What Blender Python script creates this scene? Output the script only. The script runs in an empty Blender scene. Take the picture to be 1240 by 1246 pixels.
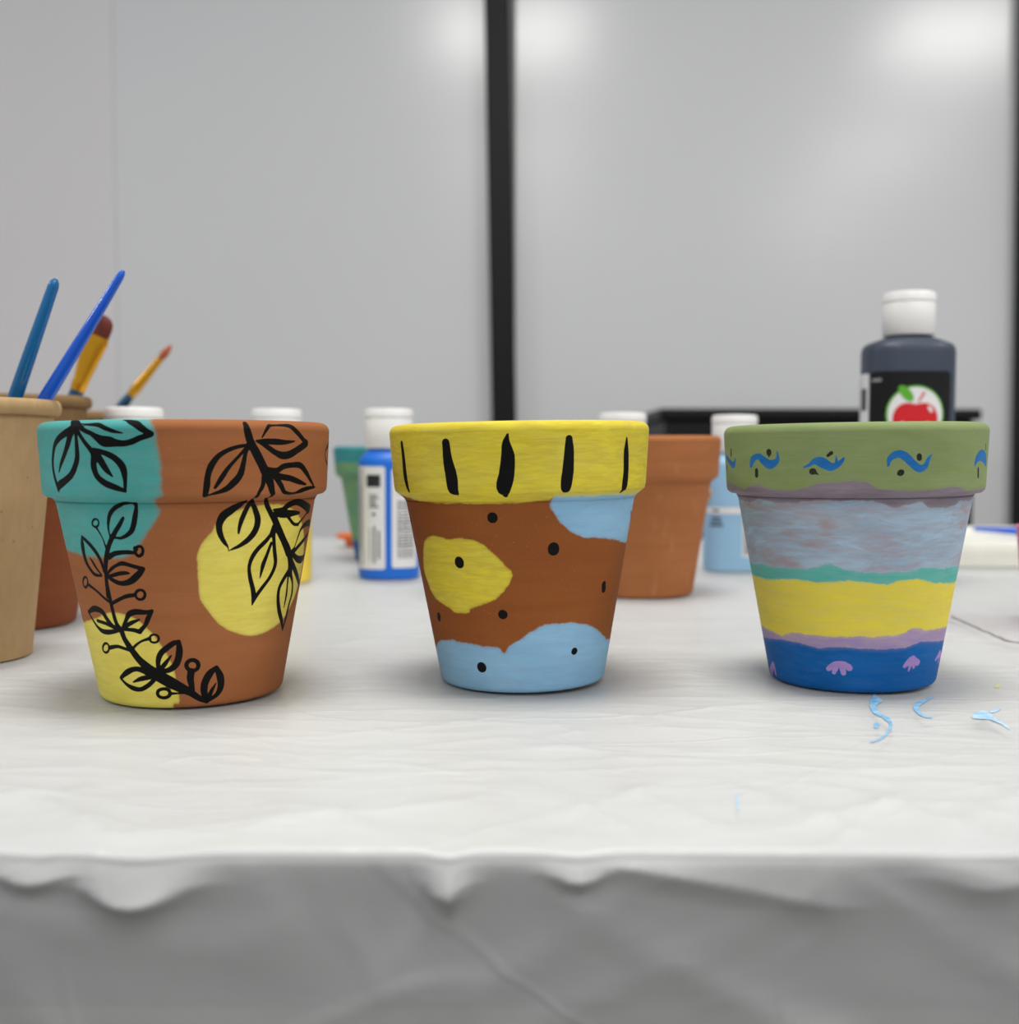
import bpy, math, random
import numpy as np
from mathutils import Vector, Matrix
random.seed(7)
rng = np.random.RandomState(11)
S = bpy.context.scene
COL = S.collection
PI = math.pi

# ---------------------------------------------------------------- helpers
def lin(c):
    out = []
    for v in c:
        v = v / 255.0
        out.append(v / 12.92 if v <= 0.04045 else ((v + 0.055) / 1.055) ** 2.4)
    return (out[0], out[1], out[2], 1.0)

def new_mat(name):
    m = bpy.data.materials.new(name)
    m.use_nodes = True
    nt = m.node_tree
    b = nt.nodes['Principled BSDF']
    return m, nt, b

def noise_node(nt, scale, detail=4, rough=0.55, stretch=(1, 1, 1), coord='Object', dist=0.0):
    tc = nt.nodes.new('ShaderNodeTexCoord')
    mp = nt.nodes.new('ShaderNodeMapping')
    mp.inputs['Scale'].default_value = stretch
    nz = nt.nodes.new('ShaderNodeTexNoise')
    nz.inputs['Scale'].default_value = scale
    nz.inputs['Detail'].default_value = detail
    nz.inputs['Roughness'].default_value = rough
    nz.inputs['Distortion'].default_value = dist
    nt.links.new(tc.outputs[coord], mp.inputs[0])
    nt.links.new(mp.outputs[0], nz.inputs['Vector'])
    return nz.outputs['Fac']

def maprange(nt, sock, a, b, c=0.0, d=1.0, smooth=False):
    n = nt.nodes.new('ShaderNodeMapRange')
    n.interpolation_type = 'SMOOTHSTEP' if smooth else 'LINEAR'
    n.inputs['From Min'].default_value = a
    n.inputs['From Max'].default_value = b
    n.inputs['To Min'].default_value = c
    n.inputs['To Max'].default_value = d
    nt.links.new(sock, n.inputs['Value'])
    return n.outputs['Result']

def math_node(nt, op, a, b=None):
    n = nt.nodes.new('ShaderNodeMath')
    n.operation = op
    for k, v in ((0, a), (1, b)):
        if v is None:
            continue
        if isinstance(v, (int, float)):
            n.inputs[k].default_value = v
        else:
            nt.links.new(v, n.inputs[k])
    return n.outputs[0]

def mixc(nt, fac, a, b):
    n = nt.nodes.new('ShaderNodeMix')
    n.data_type = 'RGBA'
    if isinstance(fac, (int, float)):
        n.inputs[0].default_value = fac
    else:
        nt.links.new(fac, n.inputs[0])
    for i, v in ((6, a), (7, b)):
        if isinstance(v, tuple):
            n.inputs[i].default_value = v
        else:
            nt.links.new(v, n.inputs[i])
    return n.outputs[2]

def bump(nt, bsdf, height, strength, dist=0.001):
    n = nt.nodes.new('ShaderNodeBump')
    n.inputs['Strength'].default_value = strength
    n.inputs['Distance'].default_value = dist
    nt.links.new(height, n.inputs['Height'])
    nt.links.new(n.outputs[0], bsdf.inputs['Normal'])

def simple(name, rgb, rough=0.5, vary=0.06, scale=60, metallic=0.0, spec=0.5, bmp=0.0, stretch=(1, 1, 1), coat=0.0, bscale=None):
    m, nt, b = new_mat(name)
    c = lin(rgb)
    f = noise_node(nt, scale, stretch=stretch)
    lo = tuple(x * (1 - vary) for x in c[:3]) + (1,)
    hi = tuple(min(1, x * (1 + vary)) for x in c[:3]) + (1,)
    nt.links.new(mixc(nt, maprange(nt, f, 0.3, 0.7), lo, hi), b.inputs['Base Color'])
    b.inputs['Roughness'].default_value = rough
    b.inputs['Metallic'].default_value = metallic
    b.inputs['Specular IOR Level'].default_value = spec
    b.inputs['Coat Weight'].default_value = coat
    if bmp:
        bump(nt, b, noise_node(nt, bscale or scale * 3, stretch=stretch), bmp, 0.0005)
    return m

class MB:
    """collects verts and faces with material slots and links them as one mesh object"""
    def __init__(s):
        s.v = []; s.f = []; s.m = []
    def add(s, verts, faces, mi=0):
        o = len(s.v)
        s.v.extend([tuple(v) for v in verts])
        s.f.extend([tuple(i + o for i in f) for f in faces])
        s.m.extend([mi] * len(faces))
        return s
    def lathe(s, prof, n=48, mi=0, c=(0, 0, 0), closed=False, cap=True, sy=1.0):
        vs = []; fs = []
        for r, z in prof:
            for k in range(n):
                a = 2 * PI * k / n
                vs.append((c[0] + r * math.cos(a), c[1] + r * sy * math.sin(a), c[2] + z))
        m = len(prof)
        for i in range(m if closed else m - 1):
            j = (i + 1) % m
            for k in range(n):
                q = (k + 1) % n
                fs.append((i * n + k, i * n + q, j * n + q, j * n + k))
        if cap and not closed:
            fs.append(tuple(reversed(range(n))))
            fs.append(tuple(range((m - 1) * n, m * n)))
        return s.add(vs, fs, mi)
    def tube(s, p0, p1, rs, n=20, mi=0, flat=None):
        """tapered round bar from p0 to p1; rs = [(t, r) ...]; flat = (axis vector, [(t, k) ...]) squashes it across that axis"""
        p0 = Vector(p0); p1 = Vector(p1)
        d = (p1 - p0).normalized()
        u = Vector((0, 1, 0)) if flat is None else Vector(flat)
        u = (u - d * u.dot(d)).normalized()
        w = d.cross(u)
        vs = []
        for e in rs:
            t, r = e[0], e[1]
            k = e[2] if len(e) > 2 else 1.0
            c = p0 + (p1 - p0) * t
            for i in range(n):
                a = 2 * PI * i / n
                vs.append(c + w * (r * math.cos(a)) + u * (r * k * math.sin(a)))
        fs = []
        m = len(rs)
        for i in range(m - 1):
            for k in range(n):
                q = (k + 1) % n
                fs.append((i * n + k, (i + 1) * n + k, (i + 1) * n + q, i * n + q))
        fs.append(tuple(range(n)))
        fs.append(tuple(reversed(range((m - 1) * n, m * n))))
        return s.add(vs, fs, mi)
    def box(s, x0, x1, y0, y1, z0, z1, mi=0):
        vs = [(x, y, z) for x in (x0, x1) for y in (y0, y1) for z in (z0, z1)]
        fs = [(0, 1, 3, 2), (4, 6, 7, 5), (0, 4, 5, 1), (2, 3, 7, 6), (0, 2, 6, 4), (1, 5, 7, 3)]
        return s.add(vs, fs, mi)
    def build(s, name, mats, parent=None, smooth=True, bevel=0.0, loc=None):
        me = bpy.data.meshes.new(name)
        me.from_pydata(s.v, [], s.f)
        if not isinstance(mats, (list, tuple)):
            mats = [mats]
        for m in mats:
            me.materials.append(m)
        me.polygons.foreach_set('material_index', s.m)
        me.polygons.foreach_set('use_smooth', [smooth] * len(s.f))
        me.update()
        o = bpy.data.objects.new(name, me)
        COL.objects.link(o)
        if parent:
            o.parent = parent
        if loc:
            o.location = loc
        if bevel:
            b = o.modifiers.new('Bevel', 'BEVEL')
            b.width = bevel; b.segments = 3; b.limit_method = 'ANGLE'
        if smooth:
            try:
                me.set_sharp_from_angle(angle=math.radians(38))
            except Exception:
                pass
        return o

def tag(o, label=None, cat=None, group=None, kind=None):
    if label: o['label'] = label
    if cat: o['category'] = cat
    if group: o['group'] = group
    if kind: o['kind'] = kind
    return o

def empty(name, loc, label, cat, group=None, rot=(0, 0, 0)):
    o = bpy.data.objects.new(name, None)
    o.empty_display_size = 0.02
    COL.objects.link(o)
    o.location = loc
    o.rotation_euler = rot
    return tag(o, label, cat, group)

# numpy gradient noise --------------------------------------------------
_perm = rng.permutation(256); _perm = np.concatenate([_perm, _perm, _perm])
_ga = rng.rand(256) * 2 * PI
def gnoise(x, y):
    xi = np.floor(x).astype(int); yi = np.floor(y).astype(int)
    xf = x - xi; yf = y - yi
    def g(ix, iy, dx, dy):
        h = _perm[(_perm[ix & 255] + iy) & 255]
        a = _ga[h]
        return np.cos(a) * dx + np.sin(a) * dy
    u = xf * xf * xf * (xf * (xf * 6 - 15) + 10); v = yf * yf * yf * (yf * (yf * 6 - 15) + 10)
    a = g(xi, yi, xf, yf); b = g(xi + 1, yi, xf - 1, yf)
    c = g(xi, yi + 1, xf, yf - 1); d = g(xi + 1, yi + 1, xf - 1, yf - 1)
    return (a + u * (b - a)) + v * ((c + u * (d - c)) - (a + u * (b - a)))
def ridge(x, y):
    return 1 - np.abs(gnoise(x, y)) * 2.2

# ---------------------------------------------------------------- camera
F_PX = 1350.0
CAM_H = 0.0921
cam = bpy.data.cameras.new('camera')
cam.sensor_fit = 'HORIZONTAL'
cam.sensor_width = 36.0
cam.lens = 36.0 * F_PX / 1240.0
cam.clip_start = 0.02; cam.clip_end = 50
cam.dof.use_dof = True
cam.dof.focus_distance = 0.415
cam.dof.aperture_fstop = 9.5
co = bpy.data.objects.new('camera', cam)
COL.objects.link(co)
co.location = (0, 0, CAM_H)
co.rotation_euler = (Matrix.Rotation(PI / 2 - 0.05199, 4, 'X') @ Matrix.Rotation(0.00248, 4, 'Z')).to_euler()
S.camera = co
S.view_settings.view_transform = 'Standard'
S.view_settings.look = 'None'
S.view_settings.exposure = 0.0
S.cycles.max_bounces = 6
S.cycles.diffuse_bounces = 3
S.cycles.glossy_bounces = 3
S.cycles.transparent_max_bounces = 6

def gx(px, d):          # sideways position of something seen at column px and d metres away
    return (px - 620.0) / F_PX * d

# ---------------------------------------------------------------- surface data of the painted decoration
# angle round the pot in degrees (-90 faces the table's front edge), height in mm (, brush width in mm)
VINE_STROKES = [[(-121.8,103.2,1.94),(-118.3,102.1,2.8),(-118.5,100.7,2.34)],[(-118.7,101.8,1.41),(-121.4,99.6,2.17),(-126.9,97.5,2.07),(-130.7,95,1.76),(-132.7,91.6,1.59),(-133.7,87.9,
1.51),(-133.1,84.2,1.49),(-131.5,80.9,1.45),(-130.4,78.6,0.66)],[(-117.6,100.6,1.39),(-117.4,97,1.39),(-117.4,93.7,1.76),(-117.5,90.8,1.94),(-118.7,87.9,2.06),(-121.4,
84.6,2.22),(-125.6,82.4,2.34),(-129.9,80.7,2.5),(-130.8,79.2,1.1)],[(-119,99.9,1.88),(-120.7,97.8,2.2),(-122.6,94.5,2.06),(-125,91.2,1.72),(-127.4,88.3,1.36),(-129.3,85.3,
0.54)],[(-117.1,100.6,1.57),(-115.6,98.4,1.36),(-113.5,95.9,1.42),(-111.3,93.7,1.57),(-109.5,91.9,2.15)],[(-117.2,102.1,1.66),(-113.2,99.8,1.51),(-110.3,98.7,1.47),
(-107.6,97.2,2.12),(-105,96,3.12),(-102.5,95.8,3.07),(-99.9,95.4,2.22),(-96.7,95.2,1.82),(-93.9,95.8,1.8),(-91.1,96.9,1.7),(-88.8,97.6,1.69),(-86.8,98.3,1.68)],[(-98,103,
0.8),(-95.5,102.7,1.58),(-92.7,101.9,2.34),(-90.2,100.3,2.12),(-88.3,99.2,1.73),(-86.6,98.5,1.37)],[(-116,101.9,0.64),(-111.8,101.6,0.96),(-107.4,101.5,1.44),(-104,100.4,
1.32),(-100.5,99.3,1.05),(-97.1,98.7,0.32)],[(-109.4,92.9,1.72),(-106.2,92.4,1.59),(-102.8,91.3,1.8),(-99.9,89.6,2.02),(-98,87.5,2.16),(-97.3,85.3,1.91),(-97.1,82.4,1.35),
(-97.3,79,1.04)],[(-109.7,92.2,1.55),(-109.6,90.1,2.15),(-109.8,87.2,2.07),(-108.7,84.3,1.88),(-106.5,82.4,1.94),(-103.5,81,1.98),(-100.5,80.1,1.78),(-97.2,79,1.04)],
[(-109.5,91.9,2.37),(-107.1,90,2.32),(-105.6,87.9,2.09),(-104,85.9,1.65),(-101.8,83.8,0.41)],[(-101.9,69.5,1.24),(-103.8,67.3,1.57),(-106.2,65,1.66),(-108.5,62.7,1.82),
(-110.9,59.9,1.65),(-112.6,57.3,1.75),(-114.1,54.4,1.77),(-115.1,51.5,1.51),(-115.9,48.6,1.25),(-116.4,46,1.19),(-116.6,44,1.19),(-117,41.1,1.2)],[(-109.7,62.7,0.85),
(-109.9,65.8,0.98),(-109.3,68.3,1.3),(-107.9,70.9,1.61),(-105.1,73,1.58),(-101.9,74.2,1.42),(-99,74.8,1.03),(-94.8,74.8,0.42)],[(-95.3,74.6,1.08),(-95.8,72,1.5),(-96.5,
69.8,1.81),(-97.4,67.3,1.82),(-98.8,65,1.71),(-101.3,63.4,1.36),(-104.2,62.4,1.13),(-107.3,62.5,0.97)],[(-114.7,67.6,0.95),(-115.3,66.7,0.96),(-116.4,66.2,0.97),(-117.6,
66.2,0.98),(-118.5,66.7,0.99),(-118.6,67.5,0.99),(-117.9,68.3,0.98),(-116.8,68.9,0.97),(-115.6,68.9,0.96),(-114.8,68.4,0.95),(-114.7,67.6,0.95)],[(-116.4,65.7,1.04),
(-114.8,63.5,0.82),(-113.6,61.2,0.81),(-112.8,58.4,0.81)],[(-94.5,57.9,1.14),(-95,56.9,1.15),(-96,56.2,1.15),(-97.1,56.2,1.16),(-97.9,56.9,1.16),(-98,57.9,1.16),(-97.5,
58.9,1.16),(-96.6,59.5,1.15),(-95.5,59.5,1.15),(-94.7,58.9,1.14),(-94.5,57.9,1.14)],[(-97.8,58.7,1.83),(-97.8,58.7,1.83)],[(-112,55.6,1.87),(-108.6,56.8,1.63),(-104.8,
57.3,1.52),(-101.2,57.4,1.43),(-98.6,57.3,1.23)],[(-127.7,62.7,0.55),(-128.5,59.7,2),(-128.9,56.2,1.85),(-128.3,53.3,1.59),(-126.2,50.8,1.4),(-123.3,48.9,1.27),(-118.5,
48.5,0.71)],[(-127.6,62.3,1.18),(-123.9,60.4,1.5),(-120.5,57.9,1.59),(-118.2,55.4,1.41),(-117,52.9,1.26),(-116.3,50.3,1.25)],[(-125.6,55.8,0.31),(-123.2,53.5,1.05),
(-121.3,51.3,1.02),(-118.4,48.8,0.71)],[(-115.3,48.9,0.69),(-111.7,51.3,1.2),(-108.3,52.7,1.17),(-105.2,53.4,1.47),(-102,52.9,1.38),(-98.7,52.2,1.35),(-95.3,51.5,1.52)],
[(-95.6,51.2,1.52),(-97.9,49.5,2.15),(-101.1,47.5,2.19),(-104.1,46.5,1.91),(-107.6,46.2,1.63),(-111.1,46.9,1.47),(-114.5,48.4,1.37)],[(-115.5,48.3,0.69),(-111.4,49,1.34),
(-107.7,49.7,1.43),(-104.2,50,1.27),(-102.2,49.9,0.63)],[(-115.8,47.1,1.39),(-115.9,45.6,1.39),(-115.7,42.3,1.39),(-115.5,38.9,1.39),(-115,35,1.5),(-114,31.2,1.61),
(-111.7,28.8,1.92),(-110.4,25.9,1.91),(-107.5,22.5,2.21),(-103.5,18.7,2.38),(-98.7,15.6,2.96),(-93,12.6,3.63),(-86.6,10.1,3.68),(-80.2,7.7,3.04),(-75.1,5.8,2.23),(-70.6,
3.6,1.83),(-66,2,1.33)],[(-130.6,45.7,0.96),(-131.6,44.6,0.98),(-133.3,43.8,1.01),(-135,43.7,1.03),(-135.9,44.3,1.05),(-135.7,45.4,1.05),(-134.4,46.6,1.02),(-132.7,47.4,
0.99),(-131.2,47.5,0.97),(-130.4,46.8,0.96),(-130.6,45.7,0.96)],[(-130.2,44.8,1.23),(-124.4,42.9,1.01),(-119.4,40.4,0.96),(-115.1,38.7,1.04)],[(-95.6,42.3,1.02),(-96.3,
41.2,1.02),(-97.6,40.6,1.03),(-99.1,40.6,1.04),(-100.2,41.2,1.04),(-100.5,42.2,1.04),(-99.8,43.3,1.04),(-98.5,43.9,1.03),(-97,43.9,1.02),(-95.9,43.3,1.02),(-95.6,42.3,
1.02)],[(-101.2,42.1,1.26),(-105.3,41.6,1.39),(-109.3,40.5,1.21),(-114.7,38.7,1.15)],[(-136.6,34.3,1.22),(-129.4,36,2.03),(-123.4,35.4,1.89),(-120.4,32.8,1.7),(-117.4,
30.5,1.54),(-112.9,29,1.37)],[(-136.6,34.3,1.07),(-133.4,31.6,1.01),(-129.9,29.3,1.23),(-125.7,27.9,1.69),(-120.3,27.9,1.71),(-113.4,28.8,1.26)],[(-128.6,31.6,1.21),
(-122.1,31,1.24),(-116.7,29.8,1.06)],[(-110.6,29.6,1.12),(-107.7,32.8,1.32),(-105.3,35.1,1.83),(-101.4,36,1.9),(-96.5,35.9,1.54),(-92.7,36.6,0.61)],[(-93.1,36.4,1.32),
(-95.5,33.5,1.64),(-97.3,31.1,1.35),(-100.6,28.8,1.58)],[(-100.6,28.7,1.58),(-104.3,29.3,1.4),(-109.8,29.4,1.11)],[(-110.1,29.8,1.12),(-105.3,31.7,1.4),(-100,33.2,0.63)],
[(-90.7,26.3,0.81),(-91.3,25.4,0.82),(-92.6,24.9,0.82),(-94.1,24.9,0.82),(-95.3,25.4,0.83),(-95.6,26.3,0.83),(-95,27.2,0.82),(-93.7,27.7,0.82),(-92.2,27.7,0.82),(-91.1,
27.2,0.81),(-90.7,26.3,0.81)],[(-95.6,26.3,1.24),(-99.8,25.4,0.84),(-103.1,24.1,0.86),(-105.8,22.6,0.98)],[(-123,21.8,0.88),(-124,20.7,0.89),(-125.7,20,0.91),(-127.6,19.9,
0.93),(-128.9,20.4,0.95),(-128.9,21.4,0.95),(-127.7,22.5,0.93),(-125.9,23.3,0.91),(-124.1,23.4,0.89),(-123,22.8,0.88),(-123,21.8,0.88)],[(-122.8,21.9,1.38),(-116.3,22.8,
1.3),(-111.9,22.3,1.14),(-107.8,21.6,1.11)],[(-92.4,14.4,1.34),(-92.2,17.8,1.54),(-90.4,20.8,1.84),(-86.6,23,1.82),(-83.1,24.6,1.7),(-80.3,25,1)],[(-80.7,25.1,1.3),(-80.5,
22.1,2),(-81.1,19.2,2.11),(-83.1,16.3,2.02),(-86.8,14.6,1.73),(-92,14.1,1.34)],[(-92,14.4,1.24),(-88.7,16.8,1.43),(-84.9,20,0.5)],[(-117.7,10.9,1.08),(-111.8,13.5,1.83),
(-106.1,14.8,1.65),(-101.3,14.3,2.04),(-97.6,13.1,2.11),(-94.6,12.4,1.57)],[(-117.8,10.7,0.84),(-114.3,8.8,1.17),(-109.9,7.5,1.7),(-104.6,7.2,1.54),(-99.2,8.9,1.49),
(-94.8,11.4,1.36)],[(-108.8,9.8,0.56),(-102.8,11.3,1.63),(-96.2,12.1,1.26)],[(-86.9,5.9,1.13),(-87.7,4.9,1.13),(-89.6,4.3,1.14),(-92,4.3,1.15),(-93.8,4.9,1.15),(-94.3,5.9,
1.15),(-93.5,6.9,1.15),(-91.5,7.5,1.14),(-89.2,7.5,1.13),(-87.5,6.9,1.13),(-86.9,5.9,1.13)],[(-86.7,5.8,1.03),(-81.8,5.8,0.61),(-74.3,5.7,0.71)],[(-70.7,15.9,1.3),(-71.3,
14.8,1.3),(-73,14.1,1.3),(-75,14.2,1.3),(-76.6,15,1.3),(-77.2,16.2,1.3),(-76.5,17.3,1.3),(-74.9,18,1.3),(-72.9,17.9,1.3),(-71.3,17.1,1.3),(-70.7,15.9,1.3)],[(-74.7,13.8,
2.21),(-75.2,11,2.11),(-74.6,8.5,1.72),(-74,6,1.21)],[(-66,2.5,1.33),(-67.6,5.7,2.03),(-67.2,9.1,2.33),(-64.6,12.5,2.33),(-61,14.7,1.22)],[(-61,14.5,1.53),(-58.6,11.1,
2.26),(-58,7.5,2.07),(-59.8,4.6,1.55),(-65.2,2.2,1.02)],[(-65.2,3,1.33),(-63.4,5.9,1.23),(-60.9,8.7,0.41)],[(-52.8,102,1.67),(-52.1,99.1,2.35),(-50.8,95.5,2.53),(-48.4,
91.6,2.82),(-46,87.6,2.86),(-44,84.4,3.07),(-42.2,81.2,2.67),(-41.1,78,1.97),(-40,77.4,1.08)],[(-40.3,77.3,1.35),(-41.3,75.3,1.35)],[(-41.3,75.3,1.35),(-39.4,72.6,1.92),
(-36.8,69.6,1.87),(-33.9,66.6,2.11),(-30.7,63.1,2.27),(-26.6,59.5,2.58),(-21.5,54.6,2.74)],[(-51.2,94.6,1.01),(-55.7,94,1.16),(-59.9,92.7,1.38),(-63.3,90.6,1.62),(-65.8,
87.5,2.01),(-67.1,84,1.77),(-67.5,80.6,2.01),(-68.2,77.1,1.45)],[(-68.3,76.9,0.64),(-64.3,78,1.05),(-60.5,79.3,1.71),(-57.5,81.5,2.14),(-55,84.2,2.07),(-53.7,88.1,1.67),
(-53,91.2,1.25),(-51.7,94,1.01)],[(-52.1,94,1.17),(-55.7,90.5,0.99),(-59.6,86.6,1.31),(-62.1,83.2,1.54),(-64.5,79.9,0.97)],[(-46.1,97.3,0.61),(-43.4,100.9,1.32),(-41.1,
101.4,0.89),(-35.6,101.5,1.12),(-32.1,101.1,1.64),(-28.8,99.2,1.7),(-24.5,96.4,1.58),(-22.9,95.4,2.36)],[(-22.9,95.2,2.36),(-27.9,93.1,2.22),(-32.5,91.3,2.4),(-36.6,90.9,
2.32),(-39.9,91.9,1.8),(-43.6,93.8,1.58),(-46.6,95.1,0.86),(-48.5,95.7,0.43)],[(-48.5,96.1,0.6),(-44.1,95.9,1.75),(-38.9,95.7,1.91),(-35,95.6,1.41),(-30.1,96,0.49)],
[(-44.5,86,1.75),(-39.3,85.5,1.81),(-36,86.9,1.86),(-31.1,87.4,1.75),(-26.3,87.2,2.05),(-22.4,84.8,1.94),(-18.8,81.8,1.36),(-15.7,79.6,0.84)],[(-14.6,79,0.85),(-20.4,78.7,
1.44),(-25.2,77.9,1.56),(-29.4,77,0.99),(-34.6,77.5,1.42),(-37,80.2,1.85),(-39.8,83.1,1.63),(-41.9,84.2,1.33)],[(-41.4,84.2,1.79),(-37,83.3,1.94),(-32.2,82.6,1.93),(-27.5,
81.4,1.72),(-22.2,80.2,0.87)],[(-45.2,83.6,1.48),(-45.5,80.5,1.48),(-46.9,78.1,1.29),(-47.7,75.7,1.3)],[(-49.4,75.3,0.51),(-52.4,73.8,1.7),(-56.7,71.7,2.5),(-60,69.7,
2.65),(-61.6,66.5,2.07),(-61,63.3,1.82),(-59.1,60.4,1.42),(-57.5,58.7,0.84),(-56.8,56.9,0.59)],[(-47.9,74.9,1.47),(-45.6,71.6,1.93),(-43.8,67.8,2.22),(-44.5,64.2,2.22),
(-47.5,61.1,2.01),(-51.7,58.9,1.46),(-56.7,57.3,0.59)],[(-47.9,74.9,1.56),(-49.7,72.1,1.72),(-51.5,68.6,1.71),(-52.5,65.4,1.28),(-52.7,63.3,0.85)],[(-35.7,71.2,0.94),
(-30.2,71,1.98),(-26,72.7,2.27),(-19.2,73.4,2.26),(-5.3,70.3,3.27)],[(-5,69.9,1.2),(-11.4,67.2,1.03),(-16,65.1,1.19)],[(-15.9,64.9,1.31),(-20.3,65.3,1.22),(-25.6,68.1,
1.35),(-27.5,69.2,1.53)],[(-34.2,69.9,2.38),(-28.4,69.4,2.72),(-22.6,69.4,2.16),(-16.6,69.3,1.17)],[(7.2,95.6,1.56),(-1.9,92.7,1.07),(-0.4,88.8,1.08),(9.3,86.3,1.41)],
[(9.3,84.3,0.78),(9.3,80.7,0.94)],[(-33.6,64.7,2.88),(-34.9,62.3,2.38)],[(-35,62.7,1.43),(-38.1,60,1.67),(-42.2,57.3,1.63),(-45.1,54.2,1.6),(-46.2,50.5,1.33),(-45.1,46.7,
1.52),(-43.3,42.9,1.63),(-42.1,39.5,1.83),(-42.6,36.6,0.64)],[(-34.4,63.5,1.91),(-33.4,60.1,1.54),(-32.1,55.9,1.66),(-30.5,52,1.69),(-31,49.1,1.68),(-33.4,45.9,1.46),
(-37.2,42.8,1.42),(-40.2,40.1,1.39),(-42.4,37,0.64)],[(-34.9,58.9,1.24),(-36.6,54.9,1.41),(-38.3,51.3,1.77),(-38.9,48.8,1.21),(-39.5,46.1,0.46)],[(-34.6,68,2.38),(-31.4,
64.1,2.75),(-26.3,59.3,2.59),(-21.4,55.2,2.75),(-18.5,51.6,2.86),(-16.5,46.7,2.95)],[(-18.5,47.3,2.06),(-22.6,44.2,1.85),(-25,41,1.69),(-24.3,36.7,1.71),(-21.5,32.1,1.88),
(-17.7,28.3,1.75),(-14.8,24.5,0.73)],[(-16.5,46.7,2.01),(-11.8,42.4,1.28),(-10,37.9,1.46),(-11.7,34.2,1.29),(-12.9,29.5,1.51),(-14.9,24.8,0.85)],[(-18.3,46.8,1.15),(-17.5,
42.1,1.16),(-16.9,37.7,1.18),(-17.5,33.5,0.58)],[(-18.1,52,1.73),(-11.7,47.6,2.18),(-3,43,2.16),(5.1,39.6,1.57)],[(-19,54.1,2.27),(-16,56.5,0.83),(-14,60.2,0.98),(-11,
63.5,1.56),(-3.2,64.8,2.3),(3.7,64.2,2.33)],[(-16.5,53.5,1.77),(-10.1,51.4,2.38),(-1.9,50.8,2.63),(4.5,52.5,1.56)],[(-16.9,54.4,1.76),(-9,57.3,1.63),(2.2,60.5,1.86)]]
YELLOW_CIRCLE = [(-36.9,73.5),(-28.9,72.9),(-19.6,69.8),(-12.2,65.7),(-5.3,59.7),(0.4,52.8),(3.3,45.5),(-1.5,38.9),(-6.1,35),(-14.4,29.7),(-24.8,26.4),(-33.5,25),(-41.2,24.8),(-49,26.2),
(-56.8,28.8),(-63.3,33),(-68.9,39),(-70.4,43.2),(-71,51.3),(-70.8,56.2),(-69.2,60.1),(-64.9,64.4),(-62.6,67.1),(-57.9,70.1),(-53.1,72.2),(-45.3,73.1)]
YELLOW_FOOT = [(-215,31.5),(-150,29.5),(-129.4,32.6),(-121.6,34.7),(-112.2,35.6),(-104,34.1),(-98.6,31.8),(-93.6,28.2),(-88.7,22.7),(-85.1,17.3),(-83.4,13.3),(-83,8.8),(-81.6,4.2),
(-82.2,2),(-85.5,1.1),(-85.5,-6),(-215,-6)]
TEAL_PATCH = [(-86.6,112),(-86.6,103),(-85.5,101),(-84.5,96.3),(-83.5,91.3),(-83.4,85.5),(-83.6,80.5),(-83.1,77.4),(-86.6,75.7),(-86.3,73.8),(-85.4,72),(-87.7,68.3),(-91.7,63.9),
(-94.8,60.3),(-99,57.2),(-103.6,55.2),(-109.1,54.8),(-114.8,55.2),(-127.4,55.1),(-135.9,55.9),(-143.8,56.1),(-205,56.1),(-225,80),(-215,112)]
RIM_YELLOW_EDGE = [(-160.8,75.9),(-146.4,74),(-127.8,73.3),(-107.8,73.2),(-91.6,73.6),(-77.3,74.3),(-75,75.7),(-58.6,75.2),(-14.3,74.8)]
YELLOW_BLOB = [(-151.7,56.4),(-147,59.6),(-139.5,60.9),(-128.8,59.8),(-120.1,60.4),(-112,59.1),(-104.7,55.3),(-98.7,50.5),(-95.2,47.6),(-95.4,44.7),(-99.4,40.4),(-106.7,36.4),(-119.3,
33.2),(-122.2,31.4),(-131.5,30.9),(-137.1,32.8),(-150,35.9),(-156.2,41.6),(-158.4,47.5)]
BLUE_SHOULDER = [(-5,56.1),(-12.9,55.1),(-35.9,58),(-55.3,59.3),(-63,61.1),(-70.1,65.1),(-74.7,69),(-77.2,73.3),(-76.4,74.9),(-75.4,77),(0,77)]
BLUE_FOOT = [(-174.1,12.6),(-159.2,16.7),(-142.9,19.5),(-129.9,19.7),(-115.4,18.9),(-105,18.4),(-101.7,16.4),(-98.1,19.2),(-90.5,22.2),(-81.8,25.9),(-73,27.3),(-52.8,26.4),(-38.3,
22.7),(-23.4,17.6),(1.6,14.6),(60,20),(60,-6),(-235,-6),(-235,18)]
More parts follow.
